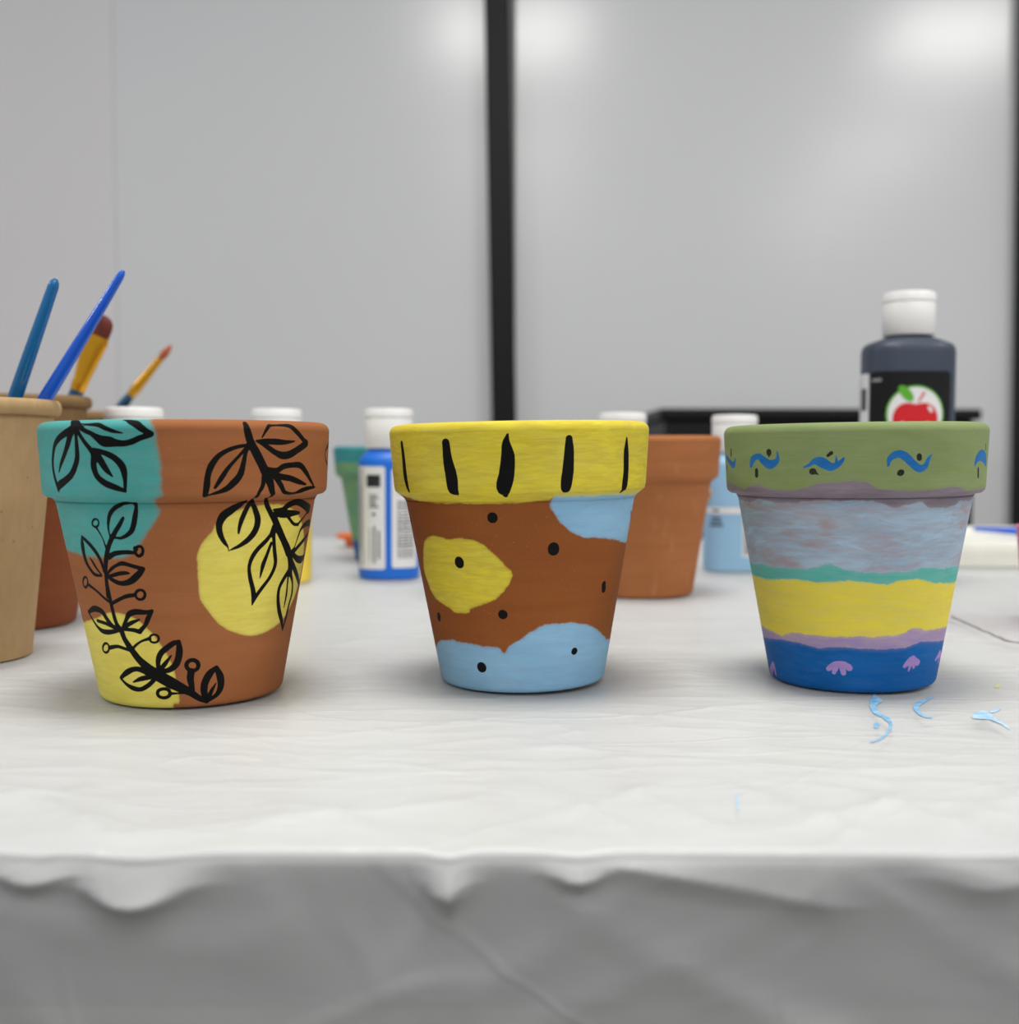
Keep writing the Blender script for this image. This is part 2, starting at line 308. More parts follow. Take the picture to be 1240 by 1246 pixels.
BLACK_MARKS = [[(-103.6,68.3,3.58),(-103.6,68.1,3.59)],[(-74.2,56.4,3.84),(-74.1,55.7,3.84)],[(-124,51.1,3.76),(-124.1,50.7,3.77)],[(-148.7,28.7,2.45),(-149.5,27.5,2.48)],[(-101.1,31.3,
3.28),(-101.1,31.3,3.28)],[(-38.3,40.5,2.5),(-37.6,38.5,2.53)],[(-56.8,15.5,2.58),(-56.8,15.5,2.58)],[(-117.2,10.1,3.53),(-117.2,9.9,3.53)],[(-166.6,66.6,1.76),(-174.1,
63.6,1.79)],[(-13.3,67.9,1.41),(-6.9,64.8,1.43)],[(-150.2,96.4,1.95),(-149.7,90.6,2.48),(-149.5,83.8,2.75),(-147.6,78,1.33)],[(-121.6,96.1,3.02),(-121.2,90.3,3.62),
(-119.9,83.8,4.59),(-119.4,79.2,3.98),(-118.1,77.5,1.98)],[(-117.7,77.3,0.49),(-118.5,73.3,0.3)],[(-95,98.8,0.73),(-95.7,95.4,2.74),(-95.1,90.8,4.39),(-95.8,84.4,4.95),
(-97,79.9,4.96),(-96.6,76.3,1.48)],[(-70.2,96.9,2.47),(-70.1,92.2,3.42),(-70.4,85.8,3.99),(-71.2,79.8,3.8),(-71.2,78.2,1.9)],[(-39.5,96.9,0.97),(-39.4,91.7,2.93),(-38.8,
85,3.19),(-39.3,78.8,3.18),(-39.7,76.4,1.22)]]
BAND_EDGES = [[(-177.9,80.9),(-172,80.3),(-160.5,78.5),(-157.3,80.1),(-149.5,80.7),(-143.7,78.8),(-134.6,78.5),(-125.4,80),(-121.1,81.4),(-112.8,81.8),(-106.8,82.3),(-101.8,82),(-96.8,
79.4),(-94.8,78.9),(-81,78.5),(-68.9,78.9),(-63.4,79.8),(-57,79.1),(-51.9,77.6),(-35.9,78.5)],[(-184.9,75.4),(-166.5,74.2),(-157.1,76),(-143.7,74.8),(-133.8,75),(-127.2,
76),(-115.6,76.1),(-104.6,76.4),(-95.7,75.7),(-88.7,73.6),(-81.6,74.4),(-74.1,75.7),(-70.9,73.3),(-61.5,72.5),(-52.2,73.2),(-48.3,75),(-31.6,74.8)],[(-182.2,47.6),(-160.5,
48.6),(-146.1,47.9),(-130.2,48.7),(-118,50.6),(-111.7,48.8),(-104.2,48.4),(-91.5,47.7),(-77.9,48.1),(-69,49.3),(-55.8,48.7),(-31.8,47.7)],[(-182.7,42.8),(-160.4,42.5),
(-141.7,44.2),(-125.2,43.3),(-109.2,44.7),(-96.4,44),(-88.4,43.2),(-83.1,44.4),(-71.2,45),(-60.1,43),(-33.6,41.5)],[(-186.2,21.4),(-164.6,21),(-154,19.9),(-144.7,22.4),
(-130.5,22.2),(-115.2,22.5),(-103.7,22.8),(-89.3,23.1),(-80,23.1),(-70.4,25.8),(-57.7,24.1),(-36.7,24)],[(-180.7,16.7),(-154.6,18.3),(-139.8,18.5),(-127.9,17.3),(-113.9,
18.5),(-103.6,18.1),(-90.2,17.7),(-74,17.9),(-62.9,19.9),(-32.5,18)]]
WAVES = [[(-181.9,91.5,1.84),(-176.8,89.9,2.01),(-170.6,88.2,2.35),(-168,90.7,0.75)],[(-154.8,88.3,1.85),(-153.3,90.7,2.42),(-149.6,91.7,2.1),(-147,90.2,2.85),(-143.5,88.5,3.32),
(-140.1,89.5,2.16),(-139,91.1,1.39),(-139.3,93.5,0.43)],[(-126.8,87.5,0.7),(-124.4,88.4,1.19),(-122.2,89.8,1.98),(-119.1,89.3,3.43),(-116,87.7,2.73),(-113.5,88.1,1.94),
(-111.5,89.5,1.45),(-110.5,90.8,0.87)],[(-113.3,89,1.16),(-113.5,91.8,0.39)],[(-92.9,88,0.93),(-92.4,90.2,1.68),(-90.6,91.7,2.35),(-88.1,92.1,2.56),(-85.6,91,2.88),(-83,
88.8,2.72),(-79.8,86.8,2.57),(-77.1,87.6,2),(-75.6,90.4,1.32),(-73.9,92.1,0.41)],[(-47.1,87.8,1.11),(-45.4,90,2.58),(-40.9,91.3,3.95),(-35.1,89.9,3.82),(-32.3,87.6,
1.75)]]
SEEDS = [[(-172.9,94.4,1.16),(-173.3,92.1,1.17)],[(-182.2,87.8,1.11),(-182.7,86.5,1.11)],[(-143.6,93.3,2.21),(-143.6,93.1,2.21)],[(-143.3,92.6,1.1),(-143.7,91.5,0.44)],[(-151.3,
86.3,1.66),(-151.4,84.3,1.66)],[(-116.8,91.8,1.07),(-115.4,92.8,1.36)],[(-123.3,85.9,2.18),(-122.9,85.9,2.18)],[(-122.3,85.6,1.19),(-120.5,84.7,0.3)],[(-80,91.3,1.97),
(-79.9,90.6,1.97)],[(-88.7,84.8,0.85),(-87.7,85.3,2.19),(-86.9,85.6,1.24)],[(-43.5,86.1,1.34),(-43,83.2,1.36)],[(-35.2,95.4,0.87),(-34.6,93.5,0.87)]]
SHELLS = [[(-171.4,6.4,2.21),(-181.8,2.6,1.67)],[(-171.4,6.4,2.01),(-179.5,0.8,1.43)],[(-170.5,6.5,1.98),(-169.4,2.3,1.17)],[(-117.1,11.1,1.96),(-121.2,9.2,1.72)],[(-115.9,11.1,
2.22),(-117.8,7.9,1.45)],[(-112.7,11.2,2.21),(-111.8,7.9,1.83)],[(-111.2,11.3,2.21),(-108.1,10,2.08)],[(-120.4,9.9,1.58),(-117.1,11.2,1.83),(-112.2,11.5,1.95),(-108.5,
10.6,1.82)],[(-66.9,13.2,2.55),(-62.3,11.5,2.34)],[(-71.4,11.5,1.74),(-67.6,13.2,2.24),(-62.1,11.6,2.19)],[(-66.9,13,2.4),(-72.4,10.6,1.59)],[(-67.4,12.7,2.24),(-68.9,8.7,
0.89)],[(-65.6,12.3,2.27),(-65.1,9.7,1.22)],[(-34.8,13.1,2.13),(-40.5,11,1.27)],[(-34.8,13.1,2.13),(-32.8,9,0.95)],[(-33.8,13,2.13),(-25.4,10.5,1.44)]]


# ---------------------------------------------------------------- painted terracotta pots
def catmull(P, step=1.0):
    P = np.array(P, float)
    if len(P) < 3:
        return P
    Q = np.vstack([2 * P[0] - P[1], P, 2 * P[-1] - P[-2]])
    out = []
    n = 5
    for i in range(1, len(Q) - 2):
        for k in range(n):
            t = k / n
            a, b, c, d = Q[i - 1], Q[i], Q[i + 1], Q[i + 2]
            out.append(0.5 * ((2 * b) + (-a + c) * t + (2 * a - 5 * b + 4 * c - d) * t * t + (-a + 3 * b - 3 * c + d) * t ** 3))
    out.append(P[-1])
    return np.array(out)

class PotShape:
    def __init__(s, Rr, Rr2, Rb, Ht, Hr, Rn, Hn):
        s.Rr, s.Rr2, s.Rb, s.Ht, s.Hr, s.Rn, s.Hn = Rr, Rr2, Rb, Ht, Hr, Rn, Hn
        s.zs = np.array([-.02, 0, .002, Hn, Hr, Ht - .0034, Ht - .001, Ht, Ht + .02])
        s.rs = np.array([Rb - .005, Rb - .0012, Rb, Rn, Rr2, Rr, Rr - .001, Rr - .0034, Rr - .0034])
    def R(s, z):
        return np.interp(z, s.zs, s.rs)
    def xyz(s, th, zmm):
        a = np.radians(th); z = np.asarray(zmm) / 1000.0
        r = s.R(z)
        return np.stack([r * np.cos(a), r * np.sin(a), z], -1) * 1000.0

def arc(cx, cz, r, a0, a1, n):
    return [(cx + r * math.cos(math.radians(a0 + (a1 - a0) * k / n)), cz + r * math.sin(math.radians(a0 + (a1 - a0) * k / n))) for k in range(n + 1)]

def dense(prof, step):
    out = [prof[0]]
    for a, b in zip(prof[:-1], prof[1:]):
        L = math.hypot(b[0] - a[0], b[1] - a[1])
        n = max(1, int(math.ceil(L / step)))
        for k in range(1, n + 1):
            out.append((a[0] + (b[0] - a[0]) * k / n, a[1] + (b[1] - a[1]) * k / n))
    return out

def pot_profiles(p, step):
    W_ = .0062
    body_out = dense([(.006, .0), (p.Rb - .0022, 0)], .01) + arc(p.Rb - .0022, .0022, .0022, -90, -10, 5)
    body_out += dense([(p.Rb + .0001, .0024), (p.Rn - .0006, p.Hn - .0012)], step)[1:] + [(p.Rn, p.Hn)]
    body_in = dense([(p.Rn - W_, p.Hn), (p.Rb - W_, .0065), (.006, .0065)], .012)
    body = (body_out + body_in, len(body_out))
    rr = .0034
    e = p.Rr2 - p.Rn
    rim_out = [(p.Rn, p.Hn), (p.Rn + .0006, p.Hn + .0008), (p.Rr2 - .0016, p.Hr - .0012), (p.Rr2 - .0004, p.Hr - .0002), (p.Rr2, p.Hr + .0014)]
    rim_out = [rim_out[0]] + dense(rim_out[1:], step)
    rim_out += dense([rim_out[-1], (p.Rr, p.Ht - rr)], step)[1:]
    rim_out += arc(p.Rr - rr, p.Ht - rr, rr, 5, 90, 8)
    rim_out += arc(p.Rr - W_ - .001 + .0028, p.Ht - .0028, .0028, 90, 180, 6)
    rim_in = dense([(p.Rr - W_ - .001, p.Ht - .004), (p.Rn - W_, p.Hn)], .012)
    rim = (rim_out + rim_in, len(rim_out))
    return body, rim

def lathe_mesh(name, prof, thetas, mat, parent):
    n = len(thetas); m = len(prof)
    r = np.array([q[0] for q in prof]); z = np.array([q[1] for q in prof])
    a = np.radians(thetas)
    V = np.empty((m, n, 3))
    V[:, :, 0] = r[:, None] * np.cos(a)[None]; V[:, :, 1] = r[:, None] * np.sin(a)[None]; V[:, :, 2] = z[:, None]
    i = np.arange(m)[:, None]; k = np.arange(n)[None]
    j = (i + 1) % m; q = (k + 1) % n
    Fq = np.stack([i * n + k, i * n + q, j * n + q, j * n + k], -1).reshape(-1, 4)
    me = bpy.data.meshes.new(name)
    me.vertices.add(m * n); me.vertices.foreach_set('co', V.reshape(-1))
    me.loops.add(len(Fq) * 4); me.loops.foreach_set('vertex_index', Fq.reshape(-1).astype(np.int32))
    me.polygons.add(len(Fq)); me.polygons.foreach_set('loop_start', np.arange(0, len(Fq) * 4, 4, dtype=np.int32))
    me.polygons.foreach_set('use_smooth', np.ones(len(Fq), dtype=bool))
    me.materials.append(mat)
    me.update(calc_edges=True); me.validate()
    o = bpy.data.objects.new(name, me)
    COL.objects.link(o); o.parent = parent
    TH = np.broadcast_to(np.asarray(thetas)[None], (m, n)).reshape(-1)
    return o, V.reshape(-1, 3) * 1000.0, TH

def sdf_strokes(p, V, TH, strokes, fat=1.15):
    """signed depth in mm inside any stroke (positive = painted)"""
    out = np.full(len(V), -20.0)
    for st in strokes:
        C = catmull(st)
        P = p.xyz(C[:, 0], C[:, 1]); w = np.maximum(C[:, 2], .15) / 2 * fat
        lo = P.min(0) - w.max() - 2.5; hi = P.max(0) + w.max() + 2.5
        idx = np.where(((V > lo) & (V < hi)).all(1))[0]
        if not len(idx): continue
        X = V[idx]; best = out[idx]
        for a, b, wa, wb in zip(P[:-1], P[1:], w[:-1], w[1:]):
            d = b - a; L2 = max((d * d).sum(), 1e-9)
            t = np.clip(((X - a) @ d) / L2, 0, 1)
            dist = np.linalg.norm(X - a - t[:, None] * d, axis=1)
            best = np.maximum(best, wa + (wb - wa) * t - dist)
        out[idx] = best
    return out

def sdf_poly(V, TH, poly, R=45.0, smooth=True):
    P = np.array(poly, float)
    n = len(P); Q = []
    for i in range(n):
        a, b, c, d = P[i - 1], P[i], P[(i + 1) % n], P[(i + 2) % n]
        if max(np.hypot(*(c - b)), np.hypot(*(b - a)), np.hypot(*(d - c))) > 22:
            Q.append(b); continue
        for t in (0, .25, .5, .75):
            Q.append(0.5 * ((2 * b) + (-a + c) * t + (2 * a - 5 * b + 4 * c - d) * t * t + (-a + 3 * b - 3 * c + d) * t ** 3))
    P = np.array(Q)
    x = np.radians(TH) * R; y = V[:, 2]
    best = np.full(len(V), 1e9); inside = np.zeros(len(V), bool)
    px = np.radians(P[:, 0]) * R; py = P[:, 1]
    for i in range(len(P)):
        x0, y0 = px[i], py[i]; x1, y1 = px[(i + 1) % len(P)], py[(i + 1) % len(P)]
        dx, dy = x1 - x0, y1 - y0; L2 = max(dx * dx + dy * dy, 1e-9)
        t = np.clip(((x - x0) * dx + (y - y0) * dy) / L2, 0, 1)
        best = np.minimum(best, np.hypot(x - x0 - t * dx, y - y0 - t * dy))
        if y0 != y1:
            c = ((y0 > y) != (y1 > y)) & (x < (x1 - x0) * (y - y0) / (y1 - y0) + x0)
            inside ^= c
    return np.where(inside, np.minimum(best, 20), -np.minimum(best, 20))

def sdf_above(V, TH, curve):
    P = np.array(curve, float)
    t = np.concatenate([[P[0, 0] - 40], P[:, 0], [P[-1, 0] + 40]])
    m = P[:, 1].mean()
    h = np.concatenate([[m], P[:, 1], [m]])
    return np.clip(V[:, 2] - np.interp(TH, t, h), -20, 20)

def put_attr(o, name, vals):
    a = o.data.attributes.new(name, 'FLOAT', 'POINT')
    a.data.foreach_set('value', np.asarray(vals, np.float32))

def attr(nt, name):
    n = nt.nodes.new('ShaderNodeAttribute'); n.attribute_name = name
    return n.outputs['Fac']

def clay_base(nt, rgb_a, rgb_b):
    big = noise_node(nt, 28, 4, .6, (1, 1, 2.2))
    rings = noise_node(nt, 90, 3, .6, (.12, .12, 4))
    c = mixc(nt, maprange(nt, big, .3, .7), lin(rgb_a), lin(rgb_b))
    c2 = mixc(nt, maprange(nt, rings, .35, .65, 0, .35), c, lin(tuple(v * .86 for v in rgb_a)))
    speck = noise_node(nt, 1400, 2, .5)
    return mixc(nt, maprange(nt, speck, .68, .75, 0, .35), c2, lin((214, 150, 112)))

def painted(name, layers, clay_a=(168, 106, 66), clay_b=(158, 97, 58), rough=.62):
    """layers: (attribute, colour a, colour b, edge wobble mm, edge softness mm, streak amount 0..1)"""
    m, nt, b = new_mat(name)
    col = clay_base(nt, clay_a, clay_b)
    hsum = None
    wob = noise_node(nt, 260, 5, .65)
    wob2 = noise_node(nt, 110, 4, .6, (.35, .35, 1.6))
    brush = noise_node(nt, 230, 5, .7, (.34, .34, 2.4), dist=.5)
    fine = noise_node(nt, 700, 3, .6, (.1, .1, 3))
    gl = None
    for (att, ca, cb, wa, soft, streak) in layers:
        s = attr(nt, att)
        w = math_node(nt, 'MULTIPLY', math_node(nt, 'SUBTRACT', wob, .5), wa * 4.6)
        w2 = math_node(nt, 'MULTIPLY', math_node(nt, 'SUBTRACT', wob2, .5), wa * 3.6)
        v = math_node(nt, 'ADD', s, math_node(nt, 'ADD', w, w2))
        if streak:
            v = math_node(nt, 'ADD', v, math_node(nt, 'MULTIPLY', math_node(nt, 'SUBTRACT', brush, .5), soft * 3.0 * streak))
        fac = maprange(nt, v, -soft * .5, soft, 0, 1, True)
        if streak:
            thin = maprange(nt, brush, .33, .62, 1 - streak, 1)
            fac = math_node(nt, 'MULTIPLY', fac, thin)
            if att not in ('wave', 'shell'):
                edge = maprange(nt, v, soft * .5, soft * .5 + 1.3, .80, 1)      # the coat is thinner along its border
                fac = math_node(nt, 'MULTIPLY', fac, edge)
        pc = mixc(nt, maprange(nt, noise_node(nt, 60, 5, .65, (.6, .6, 1.8), dist=.5), .35, .65), lin(ca), lin(cb))
        pc = mixc(nt, maprange(nt, fine, .3, .7, 0, .16), pc, lin(tuple(x * .88 for x in ca)))
        if att == 'haze':
            col = mixc(nt, fac, col, pc)
            dab = noise_node(nt, 62, 5, .62, (.45, .45, 2.0), dist=1.2)
            col = mixc(nt, maprange(nt, dab, .52, .66, 0, .7), col, lin((170, 200, 222)))
            dab2 = noise_node(nt, 48, 5, .62, (.5, .5, 1.7), dist=.9)
            fac2 = maprange(nt, dab2, .56, .70, 0, .75)
            pc = mixc(nt, fac2, col, lin((168, 138, 134)))
            fac = 1.0
            col = pc
            continue
        col = mixc(nt, fac, col, pc)
        gl = fac if gl is None else math_node(nt, 'MAXIMUM', gl, fac)
    nt.links.new(col, b.inputs['Base Color'])
    nt.links.new(maprange(nt, gl, 0, 1, .78, rough), b.inputs['Roughness'])
    b.inputs['Specular IOR Level'].default_value = .15
    h = math_node(nt, 'ADD', math_node(nt, 'MULTIPLY', gl, .5), math_node(nt, 'MULTIPLY', brush, .35))
    h = math_node(nt, 'ADD', h, math_node(nt, 'MULTIPLY', fine, .25))
    bump(nt, b, h, .35, .0004)
    return m

BLACK = ((5, 5, 5), (11, 10, 10))
mat_vine = painted('painted clay with black vines', [
    ('teal', (70, 162, 158), (84, 176, 172), .30, 1.1, .16),
    ('yellow', (235, 222, 108), (226, 210, 92), .22, .6, .14),
    ('black',) + BLACK + (.06, .12, 0)])
mat_spots = painted('painted clay with spots and bars', [
    ('blue', (150, 198, 230), (138, 186, 220), .42, .6, .12),
    ('yellow', (232, 214, 60), (222, 206, 80), .36, .6, .26),
    ('black',) + BLACK + (.07, .12, 0)], clay_a=(152, 88, 44), clay_b=(142, 80, 38))
mat_bands = painted('clay painted in landscape bands', [
    ('haze', (150, 172, 192), (166, 190, 210), .6, .5, .42),
    ('mauve', (128, 112, 122), (140, 124, 134), .55, .5, .22),
    ('green', (140, 155, 98), (130, 146, 90), .30, .35, .10),
    ('teal', (84, 176, 162), (96, 186, 172), .60, .5, .22),
    ('yellow', (238, 216, 64), (226, 206, 72), .45, .5, .16),
    ('lilac', (170, 146, 190), (156, 136, 184), .45, .5, .20),
    ('blue', (0, 100, 176), (0, 88, 158), .35, .4, .04),
    ('wave', (8, 96, 176), (28, 116, 184), .10, .2, .10),
    ('shell', (186, 150, 208), (168, 134, 196), .10, .2, .22),
    ('black', (30, 32, 26), (52, 54, 40), .08, .15, 0)], clay_a=(186, 130, 112), clay_b=(176, 124, 110))

def plain_clay(name, a, b_, patch=False):
    m, nt, b = new_mat(name)
    c = clay_base(nt, a, b_)
    if patch:
        chalk = noise_node(nt, 35, 4, .6, (1.6, 1.6, .6))
        c = mixc(nt, maprange(nt, chalk, .6, .75, 0, .3), c, lin((226, 176, 140)))
    nt.links.new(c, b.inputs['Base Color'])
    b.inputs['Roughness'].default_value = .8
    b.inputs['Specular IOR Level'].default_value = .25
    bump(nt, b, noise_node(nt, 200, 4, .6, (.2, .2, 3)), .25, .0005)
    return m
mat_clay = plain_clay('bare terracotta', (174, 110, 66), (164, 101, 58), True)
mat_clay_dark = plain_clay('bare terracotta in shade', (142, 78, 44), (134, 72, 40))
mat_far = painted('far pot painted teal and green', [
    ('green', (86, 150, 118), (120, 168, 116), .8, 1.0, .2),
    ('teal', (40, 130, 146), (58, 150, 150), .8, 1.0, .2),
    ('blue', (28, 84, 150), (34, 92, 156), .6, .8, .1)])

POTS = []
def make_pot(loc, lean, shape, mat, label, paint=None, fine=True, group=None):
    p = PotShape(*shape)
    root = empty('flower_pot', loc, label, 'flower pot', group, rot=(0, lean, 0))
    face = math.degrees(math.atan2(-loc[1], -loc[0]))       # the side with the painting on it
    if fine:
        a0, a1 = face - 100, face + 100
        th = np.concatenate([np.arange(a0, a1, .4), np.arange(a1, a0 + 360, 3.0)])
        step = .00036
    else:
        th = np.arange(0, 360, 3.0); step = .003
    th = np.where(th > 90, th - 360, th)
    th = np.where(th < -270, th + 360, th)
    body, rim = pot_profiles(p, step)
    for nm, (prof, nout) in (('pot_body', body), ('pot_rim', rim)):
        o, V, TH = lathe_mesh(nm, prof, th, mat, root)
        if paint:
            n = len(th)
            outer = np.zeros(len(V), bool); outer[:nout * n] = True
            for k, vals in paint(p, V, TH).items():
                put_attr(o, k, np.where(outer, vals, -20.0))
    POTS.append((loc[0], loc[1], p.Rb))
    return root

def paint_vine(p, V, TH):
    return {'teal': sdf_poly(V, TH, TEAL_PATCH),
            'yellow': np.maximum(sdf_poly(V, TH, YELLOW_CIRCLE), sdf_poly(V, TH, YELLOW_FOOT)),
            'black': sdf_strokes(p, V, TH, VINE_STROKES, 1.2)}
def paint_spots(p, V, TH):
    return {'blue': np.maximum(sdf_poly(V, TH, BLUE_SHOULDER), sdf_poly(V, TH, BLUE_FOOT)),
            'yellow': np.maximum(sdf_above(V, TH, RIM_YELLOW_EDGE), sdf_poly(V, TH, YELLOW_BLOB)),
            'black': sdf_strokes(p, V, TH, BLACK_MARKS)}
def paint_bands(p, V, TH):
    e = [sdf_above(V, TH, c) for c in BAND_EDGES]
    return {'haze': np.full(len(V), 20.0), 'green': e[0], 'mauve': np.minimum(-e[0] + 1.5, e[1] + 1.3),
            'teal': np.minimum(-e[2], e[3] + 1), 'yellow': -e[3], 'lilac': -e[4], 'blue': -e[5],
            'wave': sdf_strokes(p, V, TH, WAVES), 'shell': sdf_strokes(p, V, TH, SHELLS), 'black': sdf_strokes(p, V, TH, SEEDS)}
def paint_far(p, V, TH):
    z = V[:, 2]
    return {'green': np.full(len(V), 20.0), 'teal': np.clip(z - 84, -20, 20), 'blue': np.clip(18 - z, -20, 20)}

make_pot((-0.12337, 0.42895, .0003), -0.00721, (0.05375, 0.0526, 0.0344, 0.10342, 0.0773, 0.0484, 0.0748), mat_vine,
         'terracotta pot with black leafy vines over a teal patch and yellow circles', paint_vine)
make_pot((0.00566, 0.45372, .0006), -0.01847, (0.05264, 0.0511, 0.0336, 0.10382, 0.0777, 0.0469, 0.0741), mat_spots,
         'terracotta pot with yellow rim striped with black bars and black dots below', paint_spots)
make_pot((0.14177, 0.45586, .0004), -0.01289, (0.05173, 0.0506, 0.0331, 0.1041, 0.0779, 0.0465, 0.0759), mat_bands,
         'pot painted in bands with green rim of blue waves and dark blue foot', paint_bands)
STD = (0.0525, 0.0508, 0.0340, 0.1040, 0.0775, 0.0463, 0.0740)
make_pot((gx(780, .745), .738, 0), -.012, STD, mat_clay, 'plain unpainted terracotta pot standing behind the yellow rimmed pot', fine=False)
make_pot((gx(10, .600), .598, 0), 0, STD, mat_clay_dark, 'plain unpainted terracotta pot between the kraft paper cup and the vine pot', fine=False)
make_pot((gx(480, .965), .965, 0), 0, (.0525, .0508, .0340, .0985, .0745, .0463, .071), mat_far,
         'blurred teal rimmed green pot far back behind the blue paint bottle', paint_far, fine=False)

# ---------------------------------------------------------------- table, tablecloth
EDGE_Y = 0.2565
X0, X1 = -1.05, 1.25
YB = 1.23
flats = [(x, y, r + .012) for x, y, r in POTS]
flats += [(gx(px, d), d, r) for px, d, r in ((-51, .50, .04), (22, .68, .04), (112, .88, .04), (1101.5, .795, .036), (473.5, .828, .03), (893, .885, .03),
                                             (164, .705, .03), (337, .80, .03), (757, .845, .03), (1290, .605, .04), (432, 1.10, .02))]
# places where the sheet sags in a pouch over the edge: x, half width, depth, how far it stands out
POUCHES = [(-.0865, .0120, .0112, .0075), (-.0143, .0040, .0096, .0060), (.0160, .0060, .0052, .0040), (-.111, .008, .0058, .0040),
           (.112, .012, .0075, .0022), (.19, .02, .01, .006), (-.2, .03, .01, .006)]
def top_height(x, y):
    """relief of the plastic sheet lying on the table, metres"""
    wx = x + .05 * gnoise(x * 6 + 3, y * 6); wy = y + .03 * gnoise(x * 7, y * 9 + 5)
    h = .0011 * gnoise(wx * 9, wy * 16 + 2)
    r1 = np.clip(ridge(wx * 6 + wy * 9 + 1.3, wy * 26 - wx * 9), 0, 1) ** 7
    r2 = np.clip(ridge(wx * 11 - wy * 14 + 7, wy * 20 + wx * 12 + 3), 0, 1) ** 9
    r3 = np.clip(ridge(wx * 3 + 2, wy * 44 + wx * 5), 0, 1) ** 5
    h = h + .0010 * r1 + .0007 * r2 + .0007 * r3 * (y > .3) + .00035 * gnoise(wx * 40, wy * 60)
    m = np.ones_like(h)
    for fx, fy, fr in flats:
        d = np.hypot(x - fx, y - fy)
        t = np.clip((d - fr) / .03, 0, 1)
        m = m * (t * t * (3 - 2 * t))
    far = np.clip((y - .60) / .15, 0, 1)
    m = m * (1 - .55 * far)
    tray = np.clip((x - .22) / .03, 0, 1) * np.clip((y - .875) / .03, 0, 1) * np.clip((1.17 - y) / .03, 0, 1) * np.clip((.84 - x) / .03, 0, 1)
    return h * m * (1 - tray) * .72 - .0004

